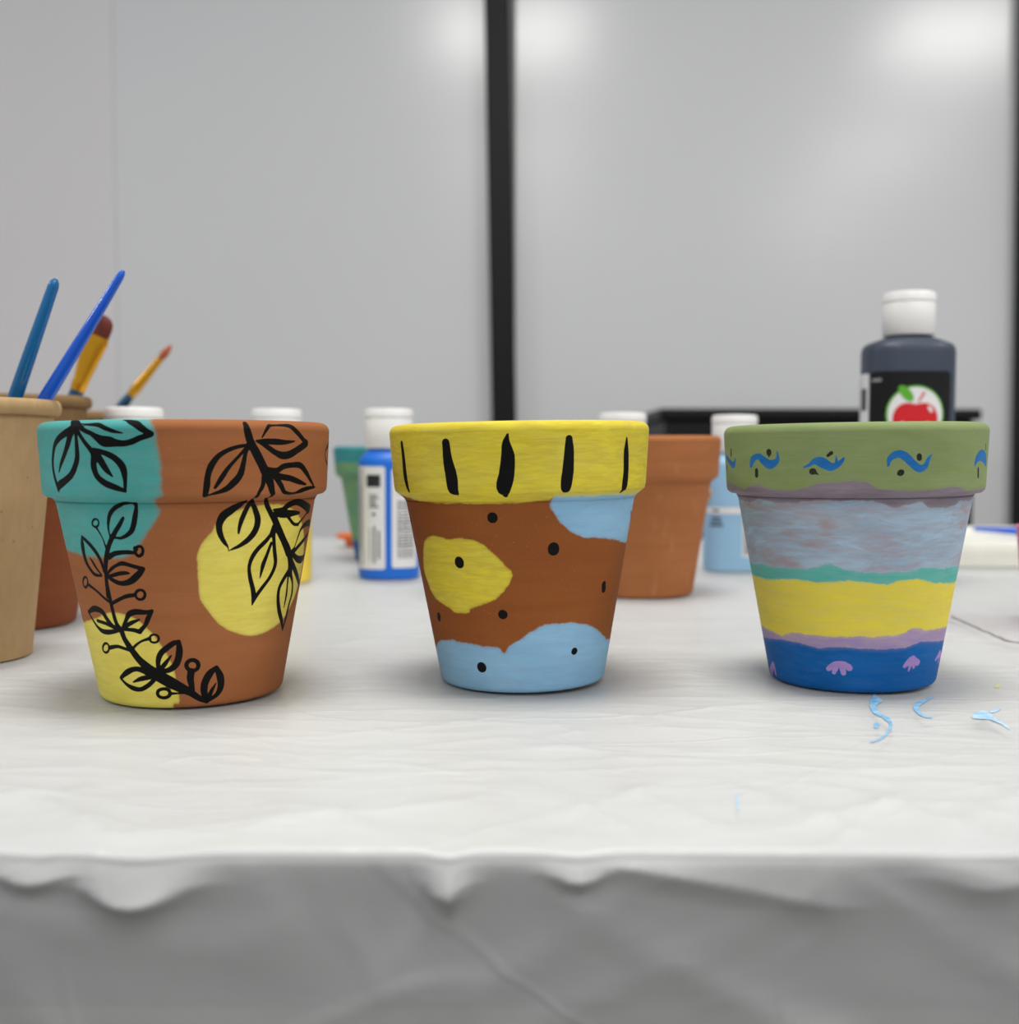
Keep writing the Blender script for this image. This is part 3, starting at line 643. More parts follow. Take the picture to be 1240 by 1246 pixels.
def cloth():
    nx = 760
    xs = np.linspace(X0, X1, nx)
    # path down the hanging front, round the edge, back across the top and down behind
    rad = .0022
    s_front = np.linspace(.36, .012, 90); s_near = np.linspace(.0115, 0, 16)
    pts = []
    for s in np.concatenate([s_front, s_near]):
        pts.append((EDGE_Y - rad, -rad - s, 'f', s))
    for k in range(1, 8):
        a = PI - (PI / 2) * k / 8
        pts.append((EDGE_Y + rad * math.cos(a), -rad + rad * math.sin(a), 'c', 0))
    ys = np.concatenate([EDGE_Y + .0005 + np.linspace(0, .24, 190) , np.linspace(.50, YB, 190)])
    for y in ys:
        pts.append((y, 0, 't', y - EDGE_Y))
    for k in range(1, 5):
        a = PI / 2 * (1 - k / 5)
        pts.append((YB + .004 * math.cos(a), -.004 + .004 * math.sin(a), 'b', 0))
    for s in np.linspace(.01, .25, 8):
        pts.append((YB + .004, -.004 - s, 'b', 0))
    ny = len(pts)
    V = np.zeros((ny, nx, 3))
    for i, (y, z, kind, s) in enumerate(pts):
        yy = np.full(nx, y); zz = np.full(nx, z)
        if kind == 't':
            hh = top_height(xs, yy)
            near = min(1, (y - EDGE_Y) / .02); near = near * near * (3 - 2 * near)
            zz = zz + hh * near
            q = xs + .5 * (y - EDGE_Y)
            f = .0020 * np.clip(ridge(q * 17 + 2, y * 9 + xs * 5), 0, 1) ** 6 + .0014 * np.clip(ridge(xs * 12 - y * 16 + 6, y * 8 + xs * 3), 0, 1) ** 6
            zz = zz + f * near * math.exp(-((y - EDGE_Y - .02) / .03) ** 2)
            for bx, bw, bl, ba in POUCHES:
                zz = zz - .18 * ba * np.exp(-((xs - bx) / bw) ** 2) * math.exp(-((y - EDGE_Y) / .006) ** 2)
        elif kind == 'c':
            for bx, bw, bl, ba in POUCHES:
                zz = zz - .18 * ba * np.exp(-((xs - bx) / bw) ** 2); yy = yy - .15 * ba * np.exp(-((xs - bx) / bw) ** 2)
        elif kind == 'f':
            k = s
            for bx, bw, bl, ba in POUCHES:
                zz = zz - .18 * ba * np.exp(-((xs - bx) / bw) ** 2) * math.exp(-(k / .008)); yy = yy - .15 * ba * np.exp(-((xs - bx) / bw) ** 2) * math.exp(-(k / .008))
            o = np.zeros(nx)
            for bx, bw, bl, ba in POUCHES:
                L = bl * (1 - .35 * np.clip(((xs - bx) / bw) ** 2, 0, 1)); tt = k / L
                g = np.where(tt < .8, tt / .8, np.clip(1 - (tt - .8) / .9, 0, 1) ** 1.6)
                o += ba * np.exp(-((xs - bx) / bw) ** 2) * g
            # one long shallow fold running down and to the right from the middle of the edge
            tq = np.clip((xs - .024) / .052, 0, 1); L = .0006 + .0105 * tq
            w_ = np.clip((xs - .022) / .006, 0, 1) * np.clip((.088 - xs) / .016, 0, 1)
            o += .0022 * w_ * np.where(k < L, k / L, np.clip(1 - (k - L) / .006, 0, 1) ** 1.5)
            o += .0009 * (gnoise(xs * 26 + 9, xs * 0 + .5) + .5) * math.exp(-k / .012) * (1 - math.exp(-k / .003))
            u = xs + .25 * k
            folds = .0050 * gnoise(u * 9 + 4, xs * 0 + k * 7) + .0022 * gnoise(u * 22 - k * 18, k * 16 + u * 4)
            dg = .0030 * np.clip(ridge(u * 12 - k * 22 + 5, k * 6 + u * 2), 0, 1) ** 7
            dg2 = .0022 * np.clip(ridge(u * 13 + k * 17, k * 9 - u * 5 + 3), 0, 1) ** 8
            grow = 1 - math.exp(-k / .03)
            yy = yy - o - (folds + dg + dg2) * grow - .02 * k
        V[i, :, 0] = xs; V[i, :, 1] = yy; V[i, :, 2] = zz
    i = np.arange(ny - 1)[:, None]; k = np.arange(nx - 1)[None]
    Fq = np.stack([i * nx + k, i * nx + k + 1, (i + 1) * nx + k + 1, (i + 1) * nx + k], -1).reshape(-1, 4)
    me = bpy.data.meshes.new('tablecloth')
    me.vertices.add(ny * nx); me.vertices.foreach_set('co', V.reshape(-1))
    me.loops.add(len(Fq) * 4); me.loops.foreach_set('vertex_index', Fq.reshape(-1).astype(np.int32))
    me.polygons.add(len(Fq)); me.polygons.foreach_set('loop_start', np.arange(0, len(Fq) * 4, 4, dtype=np.int32))
    me.polygons.foreach_set('use_smooth', np.ones(len(Fq), dtype=bool))
    me.update(calc_edges=True); me.validate()
    m, nt, b = new_mat('thin white plastic sheet')
    c = mixc(nt, maprange(nt, noise_node(nt, 9, 4, .6), .3, .7), lin((222, 223, 222)), lin((214, 215, 215)))
    nt.links.new(c, b.inputs['Base Color'])
    b.inputs['Roughness'].default_value = .36
    b.inputs['Specular IOR Level'].default_value = .5
    n1 = noise_node(nt, 26, 5, .6, (.6, 1.4, .5), dist=.8)
    n2 = noise_node(nt, 90, 4, .6, (.6, 1.3, .5), dist=.5)
    def crease(scale, rot, st, wd, off):
        tc = nt.nodes.new('ShaderNodeTexCoord'); mp = nt.nodes.new('ShaderNodeMapping')
        mp.inputs['Scale'].default_value = st; mp.inputs['Rotation'].default_value = (0, 0, rot); mp.inputs['Location'].default_value = (off, off, 0)
        nz = nt.nodes.new('ShaderNodeTexNoise'); nz.inputs['Scale'].default_value = scale; nz.inputs['Detail'].default_value = 2
        nz.inputs['Distortion'].default_value = .4
        nt.links.new(tc.outputs['Object'], mp.inputs[0]); nt.links.new(mp.outputs[0], nz.inputs['Vector'])
        d = math_node(nt, 'ABSOLUTE', math_node(nt, 'SUBTRACT', nz.outputs['Fac'], .5))
        return maprange(nt, d, 0, wd * .7, 1, 0, True)
    h = math_node(nt, 'ADD', math_node(nt, 'MULTIPLY', n1, .42), math_node(nt, 'MULTIPLY', n2, .07))
    for sc, ro, st, wd, k, off in ((7, .3, (.6, 1.5, .5), .02, .16, 0), (13, -.5, (.5, 1.4, .5), .025, .10, 3.1), (11, 1.1, (.5, 1.3, .6), .02, .09, 7.7), (24, .1, (.4, 1.5, .5), .04, .06, 5.2)):
        h = math_node(nt, 'ADD', h, math_node(nt, 'MULTIPLY', crease(sc, ro, st, wd, off), k))
    bump(nt, b, h, .55, .0035)
    # the film is thin: some of what lies behind shows through
    tr = nt.nodes.new('ShaderNodeBsdfTransparent'); mx = nt.nodes.new('ShaderNodeMixShader')
    mx.inputs[0].default_value = .40
    out = nt.nodes['Material Output']
    nt.links.new(b.outputs[0], mx.inputs[1]); nt.links.new(tr.outputs[0], mx.inputs[2]); nt.links.new(mx.outputs[0], out.inputs[0])
    me.materials.append(m)
    o = bpy.data.objects.new('tablecloth', me); COL.objects.link(o)
    tag(o, 'thin crinkled white plastic sheet covering the table and hanging over its front', 'tablecloth')
cloth()

m_top = simple('white laminate', (232, 232, 230), .4, .03)
m_leg = simple('grey painted steel', (110, 112, 115), .4, .05)
tb = empty('folding_table', (.1, (EDGE_Y + YB) / 2, -.745), 'white table hidden beneath the crinkled plastic sheet', 'table')
y0, y1 = EDGE_Y + .004 - tb.location.y, YB - .002 - tb.location.y
MB().box(X0 - .1 + .004, X1 - .1 - .004, y0, y1, -.040 + .745, -.0035 + .745).build('tabletop', m_top, tb, smooth=False, bevel=.002)
MB().box(X0 - .1 + .004, X1 - .1 - .004, y0 - .0022, y0 - .0002, -.040 + .745, -.0055 + .745).build('edge_shade_strip', simple('grey edge shade strip', (120, 118, 116), .5, .05), tb, smooth=False)  # grey strip added behind the film to darken the sheet's hanging front
for sx in (X0 + .15 - .1, X1 - .15 - .1):
    for sy in (y0 + .08, y1 - .08):
        MB().tube((sx, sy, 0), (sx, sy, .706), [(0, .016), (.01, .017), (.97, .017), (1, .014)]).build('leg', m_leg, tb)

# ---------------------------------------------------------------- room shell
m_wall = simple('painted wall', (196, 194, 192), .7, .02, 8, bmp=.1)
m_floor = simple('dark floor', (92, 88, 84), .6, .1, 5)
WY = 2.62
tag(MB().box(-3.6, 3.9, WY, WY + .1, -.75, 2.05).build('wall_back', m_wall, smooth=False), kind='structure')
tag(MB().box(-3.6, 3.9, -4.2, WY + .1, -.80, -.75).build('floor', m_floor, smooth=False), kind='structure')
def board_mat(name, ca, cb):
    m, nt, b = new_mat(name)
    c = mixc(nt, maprange(nt, noise_node(nt, 1.6, 3, .5), .3, .7), lin(ca), lin(cb))
    nt.links.new(c, b.inputs['Base Color'])
    b.inputs['Roughness'].default_value = .205
    b.inputs['Specular IOR Level'].default_value = .55
    bump(nt, b, noise_node(nt, 9, 3, .5), .05, .004)
    return m
m_board = board_mat('glossy whiteboard enamel', (230, 230, 231), (233, 233, 234))
m_board2 = board_mat('glossy whiteboard enamel warm', (232, 229, 229), (235, 232, 232))
m_black = simple('matte black metal', (9, 10, 11), .5, .2, 40, spec=.3)
def whiteboard(x0, x1, label, m):
    r = empty('whiteboard', ((x0 + x1) / 2, WY - .03, -.42), label, 'whiteboard')
    w = (x1 - x0) / 2
    MB().box(-w, w, 0, .028, 0, 2.35).build('writing_surface', m, r, smooth=False)
    MB().box(-w, w, -.004, .028, -.02, 0).build('bottom_rail', m_black, r, smooth=False, bevel=.001)
    MB().box(-w, w, -.004, .028, 2.35, 2.37).build('top_rail', m_black, r, smooth=False, bevel=.001)
xm = gx(616, WY)
whiteboard(-1.72, gx(151, WY), 'glossy pale whiteboard at far left behind the paintbrushes', m_board2)
whiteboard(gx(151, WY) + .001, xm - .02, 'wide glossy whiteboard left of the black upright post', m_board)
whiteboard(xm + .02, gx(1232, WY) , 'glossy whiteboard right of the black upright post, behind the tall bottle', m_board)
def post(x, w, lean, nm):
    o = MB().box(-w / 2, w / 2, -.02, .02, -1.3, 1.2).build(nm, m_black, smooth=False, bevel=.003)
    o.location = (x, WY - .052, .55); o.rotation_euler = (0, lean, 0)
    tag(o, kind='structure')
post(gx(609.5, WY), .056, -.0195, 'trim_1')
post(gx(1250, WY), .120, -.012, 'trim_2')

# black cabinet standing between the table and the wall
cd = 2.15
cb = empty('cabinet', (gx(996, cd), cd, -.75), 'low black cabinet with overhanging top in front of the right whiteboard', 'cabinet')
hw = gx(1183, cd) - gx(996, cd)
zt = CAM_H + (553 - 497) / F_PX * cd + .75
MB().box(-hw, hw, .0, .40, .06, zt - .022).build('cabinet_body', m_black, cb, smooth=False, bevel=.004)
MB().box(-hw - .012, hw + .012, -.01, .41, zt - .021, zt).build('cabinet_top', m_black, cb, smooth=False, bevel=.004)
for sx in (-hw + .0, 0.004):
    d = MB().box(sx + .004, sx + hw - .008, -.014, -.001, .08, zt - .035).build('door', m_black, cb, smooth=False, bevel=.002)
    MB().box(sx + hw - .05 if sx < 0 else sx + .03, sx + hw - .038 if sx < 0 else sx + .042, -.026, -.015, zt - .30, zt - .15).build('handle', m_leg, d, smooth=False, bevel=.002)
for sx in (-hw + .03, hw - .06):
    for sy in (.02, .35):
        MB().box(sx, sx + .03, sy, sy + .03, 0, .059).build('foot', m_black, cb, smooth=False)

# ---------------------------------------------------------------- bottles of craft paint
class Oval:
    """superellipse cross-section with arc-length lookup, measured from the front (-y)"""
    def __init__(s, a, b, e=2.6, n=720):
        t = np.linspace(0, 2 * PI, n + 1) - PI / 2
        c, q = np.cos(t), np.sin(t)
        s.x = a * np.sign(c) * np.abs(c) ** (2 / e); s.y = b * np.sign(q) * np.abs(q) ** (2 / e)
        L = np.concatenate([[0], np.cumsum(np.hypot(np.diff(s.x), np.diff(s.y)))])
        s.L = L; s.per = L[-1]
    def at(s, u, off):
        u = u % s.per
        x = np.interp(u, s.L, s.x); y = np.interp(u, s.L, s.y)
        e = .0006
        x1 = np.interp((u + e) % s.per, s.L, s.x); y1 = np.interp((u + e) % s.per, s.L, s.y)
        x0 = np.interp((u - e) % s.per, s.L, s.x); y0 = np.interp((u - e) % s.per, s.L, s.y)
        tx, ty = x1 - x0, y1 - y0; l = math.hypot(tx, ty) or 1
        return x + ty / l * off, y - tx / l * off

def shape_patch(mb, ov, outline, off, mi, rings=6):
    """outline: closed star-shaped list of (u, z) metres on the bottle wall"""
    c = np.mean(np.array(outline), 0); n = len(outline)
    vs = []; 
    for k in range(rings + 1):
        for u, z in outline:
            uu = c[0] + (u - c[0]) * k / rings; zz = c[1] + (z - c[1]) * k / rings
            x, y = ov.at(uu, off); vs.append((x, y, zz))
    fs = []
    for k in range(rings):
        for i in range(n):
            j = (i + 1) % n
            if k == 0: fs.append((n + i, n + j, j)) 
            else: fs.append((k * n + i, (k + 1) * n + i, (k + 1) * n + j, k * n + j))
    mb.add(vs, fs, mi)

def rrect(u0, u1, z0, z1, r=.002, n=5, sub=10):
    o = []
    for cx, cz, a in ((u1 - r, z0 + r, -90), (u1 - r, z1 - r, 0), (u0 + r, z1 - r, 90), (u0 + r, z0 + r, 180)):
        o += [(cx + r * math.cos(math.radians(a + 90 * k / n)), cz + r * math.sin(math.radians(a + 90 * k / n))) for k in range(n + 1)]
    out = []
    for i in range(len(o)):
        a, b = o[i], o[(i + 1) % len(o)]
        L = math.hypot(b[0] - a[0], b[1] - a[1]); m = max(1, int(L / .003))
        out += [(a[0] + (b[0] - a[0]) * k / m, a[1] + (b[1] - a[1]) * k / m) for k in range(m)]
    return out
def ell(cx, cz, a, b, n=36, rot=0):
    return [(cx + a * math.cos(t) * math.cos(rot) - b * math.sin(t) * math.sin(rot), cz + a * math.cos(t) * math.sin(rot) + b * math.sin(t) * math.cos(rot)) for t in [2 * PI * k / n for k in range(n)]]

def text_patch(mb, ov, txt, u, z, size, off, mi):
    cu = bpy.data.curves.new('t', 'FONT'); cu.body = txt; cu.size = size; cu.align_x = 'CENTER'; cu.shear = .2
    to = bpy.data.objects.new('t', cu)
    me = bpy.data.meshes.new_from_object(to)
    vs = []
    for v in me.vertices:
        x, y = ov.at(u + v.co.x, off); vs.append((x, y, z + v.co.y))
    mb.add(vs, [tuple(p.vertices) for p in me.polygons], mi)
    bpy.data.objects.remove(to); bpy.data.curves.remove(cu); bpy.data.meshes.remove(me)

m_cap = simple('white flip cap plastic', (238, 237, 234), .35, .02)
m_white = simple('white label print', (226, 226, 226), .45, .02)
m_grey = simple('grey label print', (172, 172, 172), .45, .02)
m_ink = simple('dark label print', (34, 36, 42), .45, .05)
m_red = simple('red label print', (206, 18, 30), .4, .05)
m_green = simple('green label print', (90, 170, 40), .4, .05)
m_pink = simple('stem label print', (214, 96, 100), .4, .05)

def bottle(px, d, rot, a, b, body_h, total, rgb, label, labels=None, cap_r=.0178, paint_rough=.48):
    root = empty('paint_bottle', (gx(px, d), d, 0), label, 'paint bottle', rot=(0, 0, rot))
    ov = Oval(a, b)
    m = simple('paint seen through ' + label.split(' ')[0] + ' bottle plastic', rgb, paint_rough, .05, 30, coat=.05)
    sh = body_h
    rows = [(.90, 0), (.97, .0006), (1, .0030), (1, .02), (1, sh * .5), (1, sh - .006), (.985, sh - .003), (.95, sh - .0008), (.88, sh + .0006)]
    n = 72
    mb = MB(); vs = []
    us = [ov.per * k / n for k in range(n)]
    for sc, z in rows:
        for u in us:
            x, y = ov.at(u, 0); vs.append((x * sc, y * sc, z))
    nr = cap_r * .86
    k_ = .55
    for t, z in ((.5, sh + .0030), (1, sh + .0052), (1, sh + .0085)):
        for u in us:
            x, y = ov.at(u, 0); x *= .88; y *= .88
            r = math.hypot(x, y); rx, ry = x / r * nr, y / r * nr
            vs.append((x + (rx - x) * t, y + (ry - y) * t, z))
    m_ = len(rows) + 3
    fs = []
    for i in range(m_ - 1):
        for k in range(n):
            q = (k + 1) % n
            fs.append((i * n + k, i * n + q, (i + 1) * n + q, (i + 1) * n + k))
    fs.append(tuple(reversed(range(n)))); fs.append(tuple(range((m_ - 1) * n, m_ * n)))
    mb.add(vs, fs)
    mb.build('bottle_body', m, root)
    c0 = sh + .0062; ch = total - c0
    lid = total - ch * .24
    MB().lathe([(cap_r * .96, c0), (cap_r * .985, c0 + .0006), (cap_r, lid - .0006), (cap_r * .985, lid)], 48).build('cap', m_cap, root)
    l = MB().lathe([(cap_r * .97, lid + .0003), (cap_r * 1.01, lid + .0006), (cap_r * 1.005, total - .0016), (cap_r * .97, total - .0005), (cap_r * .9, total), (cap_r * .5, total + .0003)], 48)
    l.build('flip_lid', m_cap, root)
    for build in (labels or []):
        build(ov, root)
    return root

def back_label(u0, u1, z0, z1):
    def f(ov, root):
        mb = MB()
        shape_patch(mb, ov, rrect(u0, u1, z0, z1), .00015, 0)
        w = u1 - u0; h = z1 - z0
        shape_patch(mb, ov, rrect(u0 + .0005, u0 + w * .28, z0 + h * .02, z1 - h * .02, .0006), .00022, 1)
        shape_patch(mb, ov, rrect(u0 + w * .42, u0 + w * .86, z0 + h * .80, z0 + h * .92, .0006), .00026, 2)
        for k in range(5):
            shape_patch(mb, ov, rrect(u0 + w * (.50 + .02 * (k % 2)), u0 + w * (.80 - .05 * (k % 3)), z0 + h * (.60 + .028 * k), z0 + h * (.615 + .028 * k), .0003), .00026, 2, 3)
        shape_patch(mb, ov, rrect(u0 + w * .60, u0 + w * .70, z0 + h * .52, z0 + h * .55, .0003), .00026, 2, 3)
        for k, (p, q) in enumerate(((.08, .40), (.06, .42), (.10, .38))):
            shape_patch(mb, ov, rrect(u0 + w * (.50 + .14 * k), u0 + w * (.555 + .14 * k), z0 + h * p, z0 + h * q, .0002), .00026, 2 if k else 1, 3)
        mb.build('label', [m_white, m_grey, m_ink], root)['label'] = 'white printed back label'
    return f
def barcode_label(u0, u1, z0, z1, vertical=False, mats=None):
    def f(ov, root):
        mb = MB()
        shape_patch(mb, ov, rrect(u0, u1, z0, z1), .00015, 0)
        w = u1 - u0; h = z1 - z0
        r = random.Random(3)
        if vertical:
            u = u0 + w * .15
            while u < u1 - w * .12:
                t = r.uniform(.0004, .0012); shape_patch(mb, ov, [(u, z0 + h * .05), (u + t, z0 + h * .05), (u + t, z1 - h * .05), (u, z1 - h * .05)], .00024, 1, 1); u += t + r.uniform(.0005, .001)
        else:
            z = z0 + h * .10
            while z < z0 + h * .66:
                t = r.uniform(.0005, .0016); shape_patch(mb, ov, [(u0 + w * .2, z), (u0 + w * .5, z), (u0 + w * .8, z), (u0 + w * .8, z + t), (u0 + w * .5, z + t), (u0 + w * .2, z + t)], .00024, 1, 2); z += t + r.uniform(.0006, .0012)
            for k in range(4):
                shape_patch(mb, ov, rrect(u0 + w * .2, u0 + w * .8, z0 + h * (.74 + .05 * k), z0 + h * (.755 + .05 * k), .0002), .00024, 2, 2)
        mb.build('barcode_label', [m_white, m_ink, m_grey], root)['label'] = 'white label with black barcode'
    return f
def apple_label(u0, u1, z0, z1, cu, cz, R, dark=True, band=True):
    """dark label with a round apple emblem"""
    def f(ov, root):
        mb = MB()
        if dark:
            shape_patch(mb, ov, rrect(u0, u1, z0, z1, .003), .00015, 0, 10)
        shape_patch(mb, ov, ell(cu, cz, R, R), .00025, 3)
        shape_patch(mb, ov, ell(cu, cz, R * .94, R * .94), .00033, 1)
        ap = []
        for k in range(48):
            t = 2 * PI * k / 48
            x = math.sin(t); y = math.cos(t)
            rr = 1 - .17 * math.exp(-(min(t, 2 * PI - t) / .34) ** 2) + .05 * math.exp(-((min(t, 2 * PI - t) - .8) / .4) ** 2)
            ap.append((cu + R * .78 * rr * x, cz - R * .18 + R * .64 * rr * y))
        shape_patch(mb, ov, ap[::-1], .00043, 2)
        shape_patch(mb, ov, ell(cu - R * .34, cz + R * .72, R * .34, R * .17, rot=-.85), .00048, 3)
        shape_patch(mb, ov, [(cu + R * .05, cz + R * .42), (cu + R * .12, cz + R * .42), (cu + R * .32, cz + R * .74), (cu + R * .24, cz + R * .80)], .00048, 4, 2)
        shape_patch(mb, ov, ell(cu + R * .50, cz + R * .18, R * .13, R * .06, rot=-1.0), .00052, 1, 3)
        text_patch(mb, ov, 'Apple', cu - R * .02, cz - R * .66, R * .60, .00056, 1)
        if dark:
            for k in range(4):
                shape_patch(mb, ov, rrect(u0 + .002 + .0018 * k, u0 + .0033 + .0018 * k, z1 - .0072 + .0004 * (k % 2), z1 - .0050, .0003), .0003, 5, 2)
        if band:
            shape_patch(mb, ov, rrect(u0, u1, cz - R * 1.9, cz - R * 1.3, .0006), .0002, 1)
            for k in range(3):
                shape_patch(mb, ov, rrect(u0 + .008 - .001 * k, u0 + .0155 + .001 * k, cz - R * (2.35 + .35 * k), cz - R * (2.2 + .35 * k), .0003), .0003, 0)
            shape_patch(mb, ov, rrect(u0 + .009, u0 + .014, cz - R * 1.7, cz - R * 1.5, .0003), .0003, 0)
        mb.build('label', [m_ink if band else m_black, m_white, m_red, m_green, m_pink, m_grey], root)['label'] = 'label with round red apple emblem'
    return f

A_, B_ = .0262, .0185
BH, TH_ = .0885, .1240
# tall black bottle behind the banded pot
dF = .795
bottle(1101.5, dF, 0, .0318, .0235, .1705, .2070, (52, 62, 78),
       'tall slate black paint bottle with apple emblem label rising behind the banded pot',
       [apple_label(-.0342, .0240, .018, .1505, -.0022, .1205, .0200, True, False), back_label(-.056, -.0356, .02, .1495)], cap_r=.0181)
# blue bottle, seam between its two labels towards the camera
bottle(473.5, .828, .0, A_ * .86, .0205, BH + .0015, TH_ + .0015, (0, 106, 212),
       'bright blue paint bottle with white labels between the vine pot and yellow rimmed pot',
       [back_label(-.0250, -.0008, .0078, .0830), barcode_label(.0040, .0250, .0088, .0815)])
# light blue bottle
bottle(893, .885, 0, A_ * .90, .019, BH - .0005, TH_ - .0005, (148, 192, 222),
       'light blue paint bottle standing between plain pot and banded pot',
       [apple_label(-.0290, .0025, .01, .08, -.0290, .062, .0085, False, True), barcode_label(.0032, .0125, .012, .056, True)])
bottle(164, .705, 0, A_, .019, BH - .003, TH_ - .003, (60, 160, 150),
       'paint bottle with wide white cap hidden behind the teal patch of the vine pot')
bottle(337, .80, 0, A_ * .92, .019, BH, TH_, (238, 208, 70),
       'yellow paint bottle almost hidden behind the right side of the vine pot')
bottle(757, .845, 0, A_ * .9, .019, BH, TH_ - .0005, (200, 120, 160),
       'paint bottle with white cap peeking over the yellow rimmed pot')

# ---------------------------------------------------------------- kraft paper cups
def kraft(name, rgb):
    m, nt, b = new_mat(name)
    base = lin(rgb)
    fib = noise_node(nt, 160, 5, .7, (1, 1, .35))
    blot = noise_node(nt, 30, 4, .6, (1, 1, .4))
    c = mixc(nt, maprange(nt, fib, .3, .7), tuple(x * .9 for x in base[:3]) + (1,), tuple(min(1, x * 1.08) for x in base[:3]) + (1,))
    c = mixc(nt, maprange(nt, blot, .4, .7, 0, .25), c, tuple(x * .82 for x in base[:3]) + (1,))
    sp = noise_node(nt, 300, 1, .5)
    c = mixc(nt, maprange(nt, sp, .74, .78, 0, .4), c, lin((80, 58, 36)))
    nt.links.new(c, b.inputs['Base Color']); b.inputs['Roughness'].default_value = .75
    b.inputs['Specular IOR Level'].default_value = .25
    bump(nt, b, fib, .15, .0003)
    return m
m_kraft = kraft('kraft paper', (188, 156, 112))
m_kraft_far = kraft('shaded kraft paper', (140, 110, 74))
def cup(x, y, h, rt, rb, mat, label):
    root = empty('paper_cup', (x, y, 0), label, 'paper cup')
    t = .0008
    n = 72
    MB().lathe([(rb - .001, 0), (rb, .0004), (rt - .0010, h - .005), (rt - .0010 - t, h - .005), (rb - t - .0004, .006), (.002, .006), (.002, .004), (rb - .002, .004)], n, closed=True).build('cup_wall', mat, root)
    MB().lathe(arc_ring(rt, h - .0034, .0032, .0036), n, closed=True).build('rolled_rim', mat, root)
    return root
def arc_ring(r, z, a, b):
    return [(r + a * .62 * math.cos(t), z + b * math.sin(t)) for t in [2 * PI * k / 14 for k in range(14)]]
C1 = (gx(-51, .50), .50); C2 = (gx(22, .68), .68); C3 = (gx(112, .88), .88)
cup(C1[0], C1[1], .1158, .0420, .0295, m_kraft, 'kraft paper cup at left edge holding two blue handled paintbrushes')
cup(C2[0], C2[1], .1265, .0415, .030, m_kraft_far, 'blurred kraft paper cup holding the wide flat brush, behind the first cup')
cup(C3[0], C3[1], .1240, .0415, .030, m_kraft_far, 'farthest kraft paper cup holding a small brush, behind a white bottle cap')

# ---------------------------------------------------------------- paintbrushes
def P3(px, py, d):
    return Vector((gx(px, d), d, CAM_H + (553 - py) / F_PX * d))
m_hteal = simple('blue lacquered handle', (2, 108, 170), .22, .05, coat=.5)
m_hblue = simple('bright blue translucent handle', (2, 92, 216), .18, .05, coat=.6)
m_hdark = simple('dark teal lacquered handle', (16, 84, 118), .25, .05, coat=.4)
m_gold = simple('brass ferrule', (226, 164, 40), .28, .06, metallic=.75)
m_bris = simple('rust brown bristles', (104, 32, 14), .6, .3, 500, stretch=(1, 1, .08), bmp=.6)
m_bris2 = simple('orange brown bristles', (186, 92, 48), .6, .2, 500, stretch=(1, 1, .08), bmp=.6)

def handle_brush(tip, base, r0, r1, mat, label, bri):
    """brush standing bristles down: handle up to tip"""
    root = empty('paintbrush', base, label, 'paintbrush')
    q = Vector(tip) - Vector(base)
    L = q.length
    MB().tube(q * .26, q, [(0, .0034), (.02, .0040), (.25, r0), (.7, (r0 + r1) / 2), (.97, r1), (.988, r1 * .8), (1, r1 * .35)], 24).build('handle', mat, root)
    MB().tube(q * .10, q * .2605, [(0, .0042, .6), (.5, .0038, .9), (.9, .0036), (1, .0035)], 20).build('ferrule', m_gold, root)
    MB().tube(q * .002, q * .102, [(0, .0012, .4), (.3, .0040, .5), (1, .0041, .58)], 20).build('bristles', bri, root)
b1t = P3(72.5, 343, .490); b1r = P3(22, 486, .500)
b1b = b1t + (b1r - b1t) * 2.90; b1b.y = .515
handle_brush(b1t, b1b, .0036, .0024, m_hteal, 'paintbrush with teal blue handle end up in the left kraft cup', m_bris)
b2t = P3(154.5, 333, .500); b2r = P3(52, 497, .503)
b2b = b2t + (b2r - b2t) * 2.4; b2b.y = .505
handle_brush(b2t, b2b, .0037, .0018, m_hblue, 'paintbrush with bright blue tapered handle leaning far right in the left kraft cup', m_bris)

def bristle_up(base, top, segs, label, mats):
    root = empty('paintbrush', base, label, 'paintbrush')
    q = Vector(top) - Vector(base)
    for nm, t0, t1, rs, m in segs:
        MB().tube(q * t0, q * t1, rs, 28).build(nm, mats[m], root)
# wide flat brush: lower end rests inside the middle cup
wt = P3(131, 389, .675); w1 = P3(118, 410, .675); wf0 = P3(99, 476, .678)
axis = P3(132, 386, .675) - P3(86, 512, .68)
wb = P3(86, 512, .68) + (P3(86, 512, .68) - P3(132, 386, .675)) * 1.72
wb.z = max(wb.z, .012); wb.y = .685
wt = P3(131, 387, .675)
Lw = (wt - wb).length
def frac(px, py, d, a, b):
    p = P3(px, py, d); q = b - a
    return (p - a).dot(q) / q.dot(q)
tf0 = frac(98, 478, .675, wb, wt); tf1 = frac(122, 411, .675, wb, wt)
bristle_up(wb, wt, [
    ('handle', 0, tf0 + .005, [(0, .002), (.03, .0030), (.4, .0048), (.75, .0062), (.95, .0044), (1, .0040)], 'h'),
    ('ferrule', tf0, tf1, [(0, .0045, 1), (.10, .0046, .95), (.14, .0049, .9), (.18, .0046, .9), (.55, .0062, .55), (.85, .0074, .38), (.9, .0078, .36), (.94, .0074, .36), (1, .0074, .36)], 'g'),
    ('bristles', tf1 - .003, 1.0, [(0, .0071, .34), (.5, .0072, .33), (.75, .0064, .30), (.92, .0044, .26), (1, .0016, .2)], 'b')],
    'wide flat brush with golden ferrule and dark rust bristles pointing up', {'h': m_hdark, 'g': m_gold, 'b': m_bris})
st = P3(211, 422, .86); s0 = P3(150, 498, .875)
sb = st + (s0 - st) * 2.2; sb.y = .885
tf0 = frac(162, 482, .87, sb, st); tf1 = frac(199, 437, .865, sb, st)
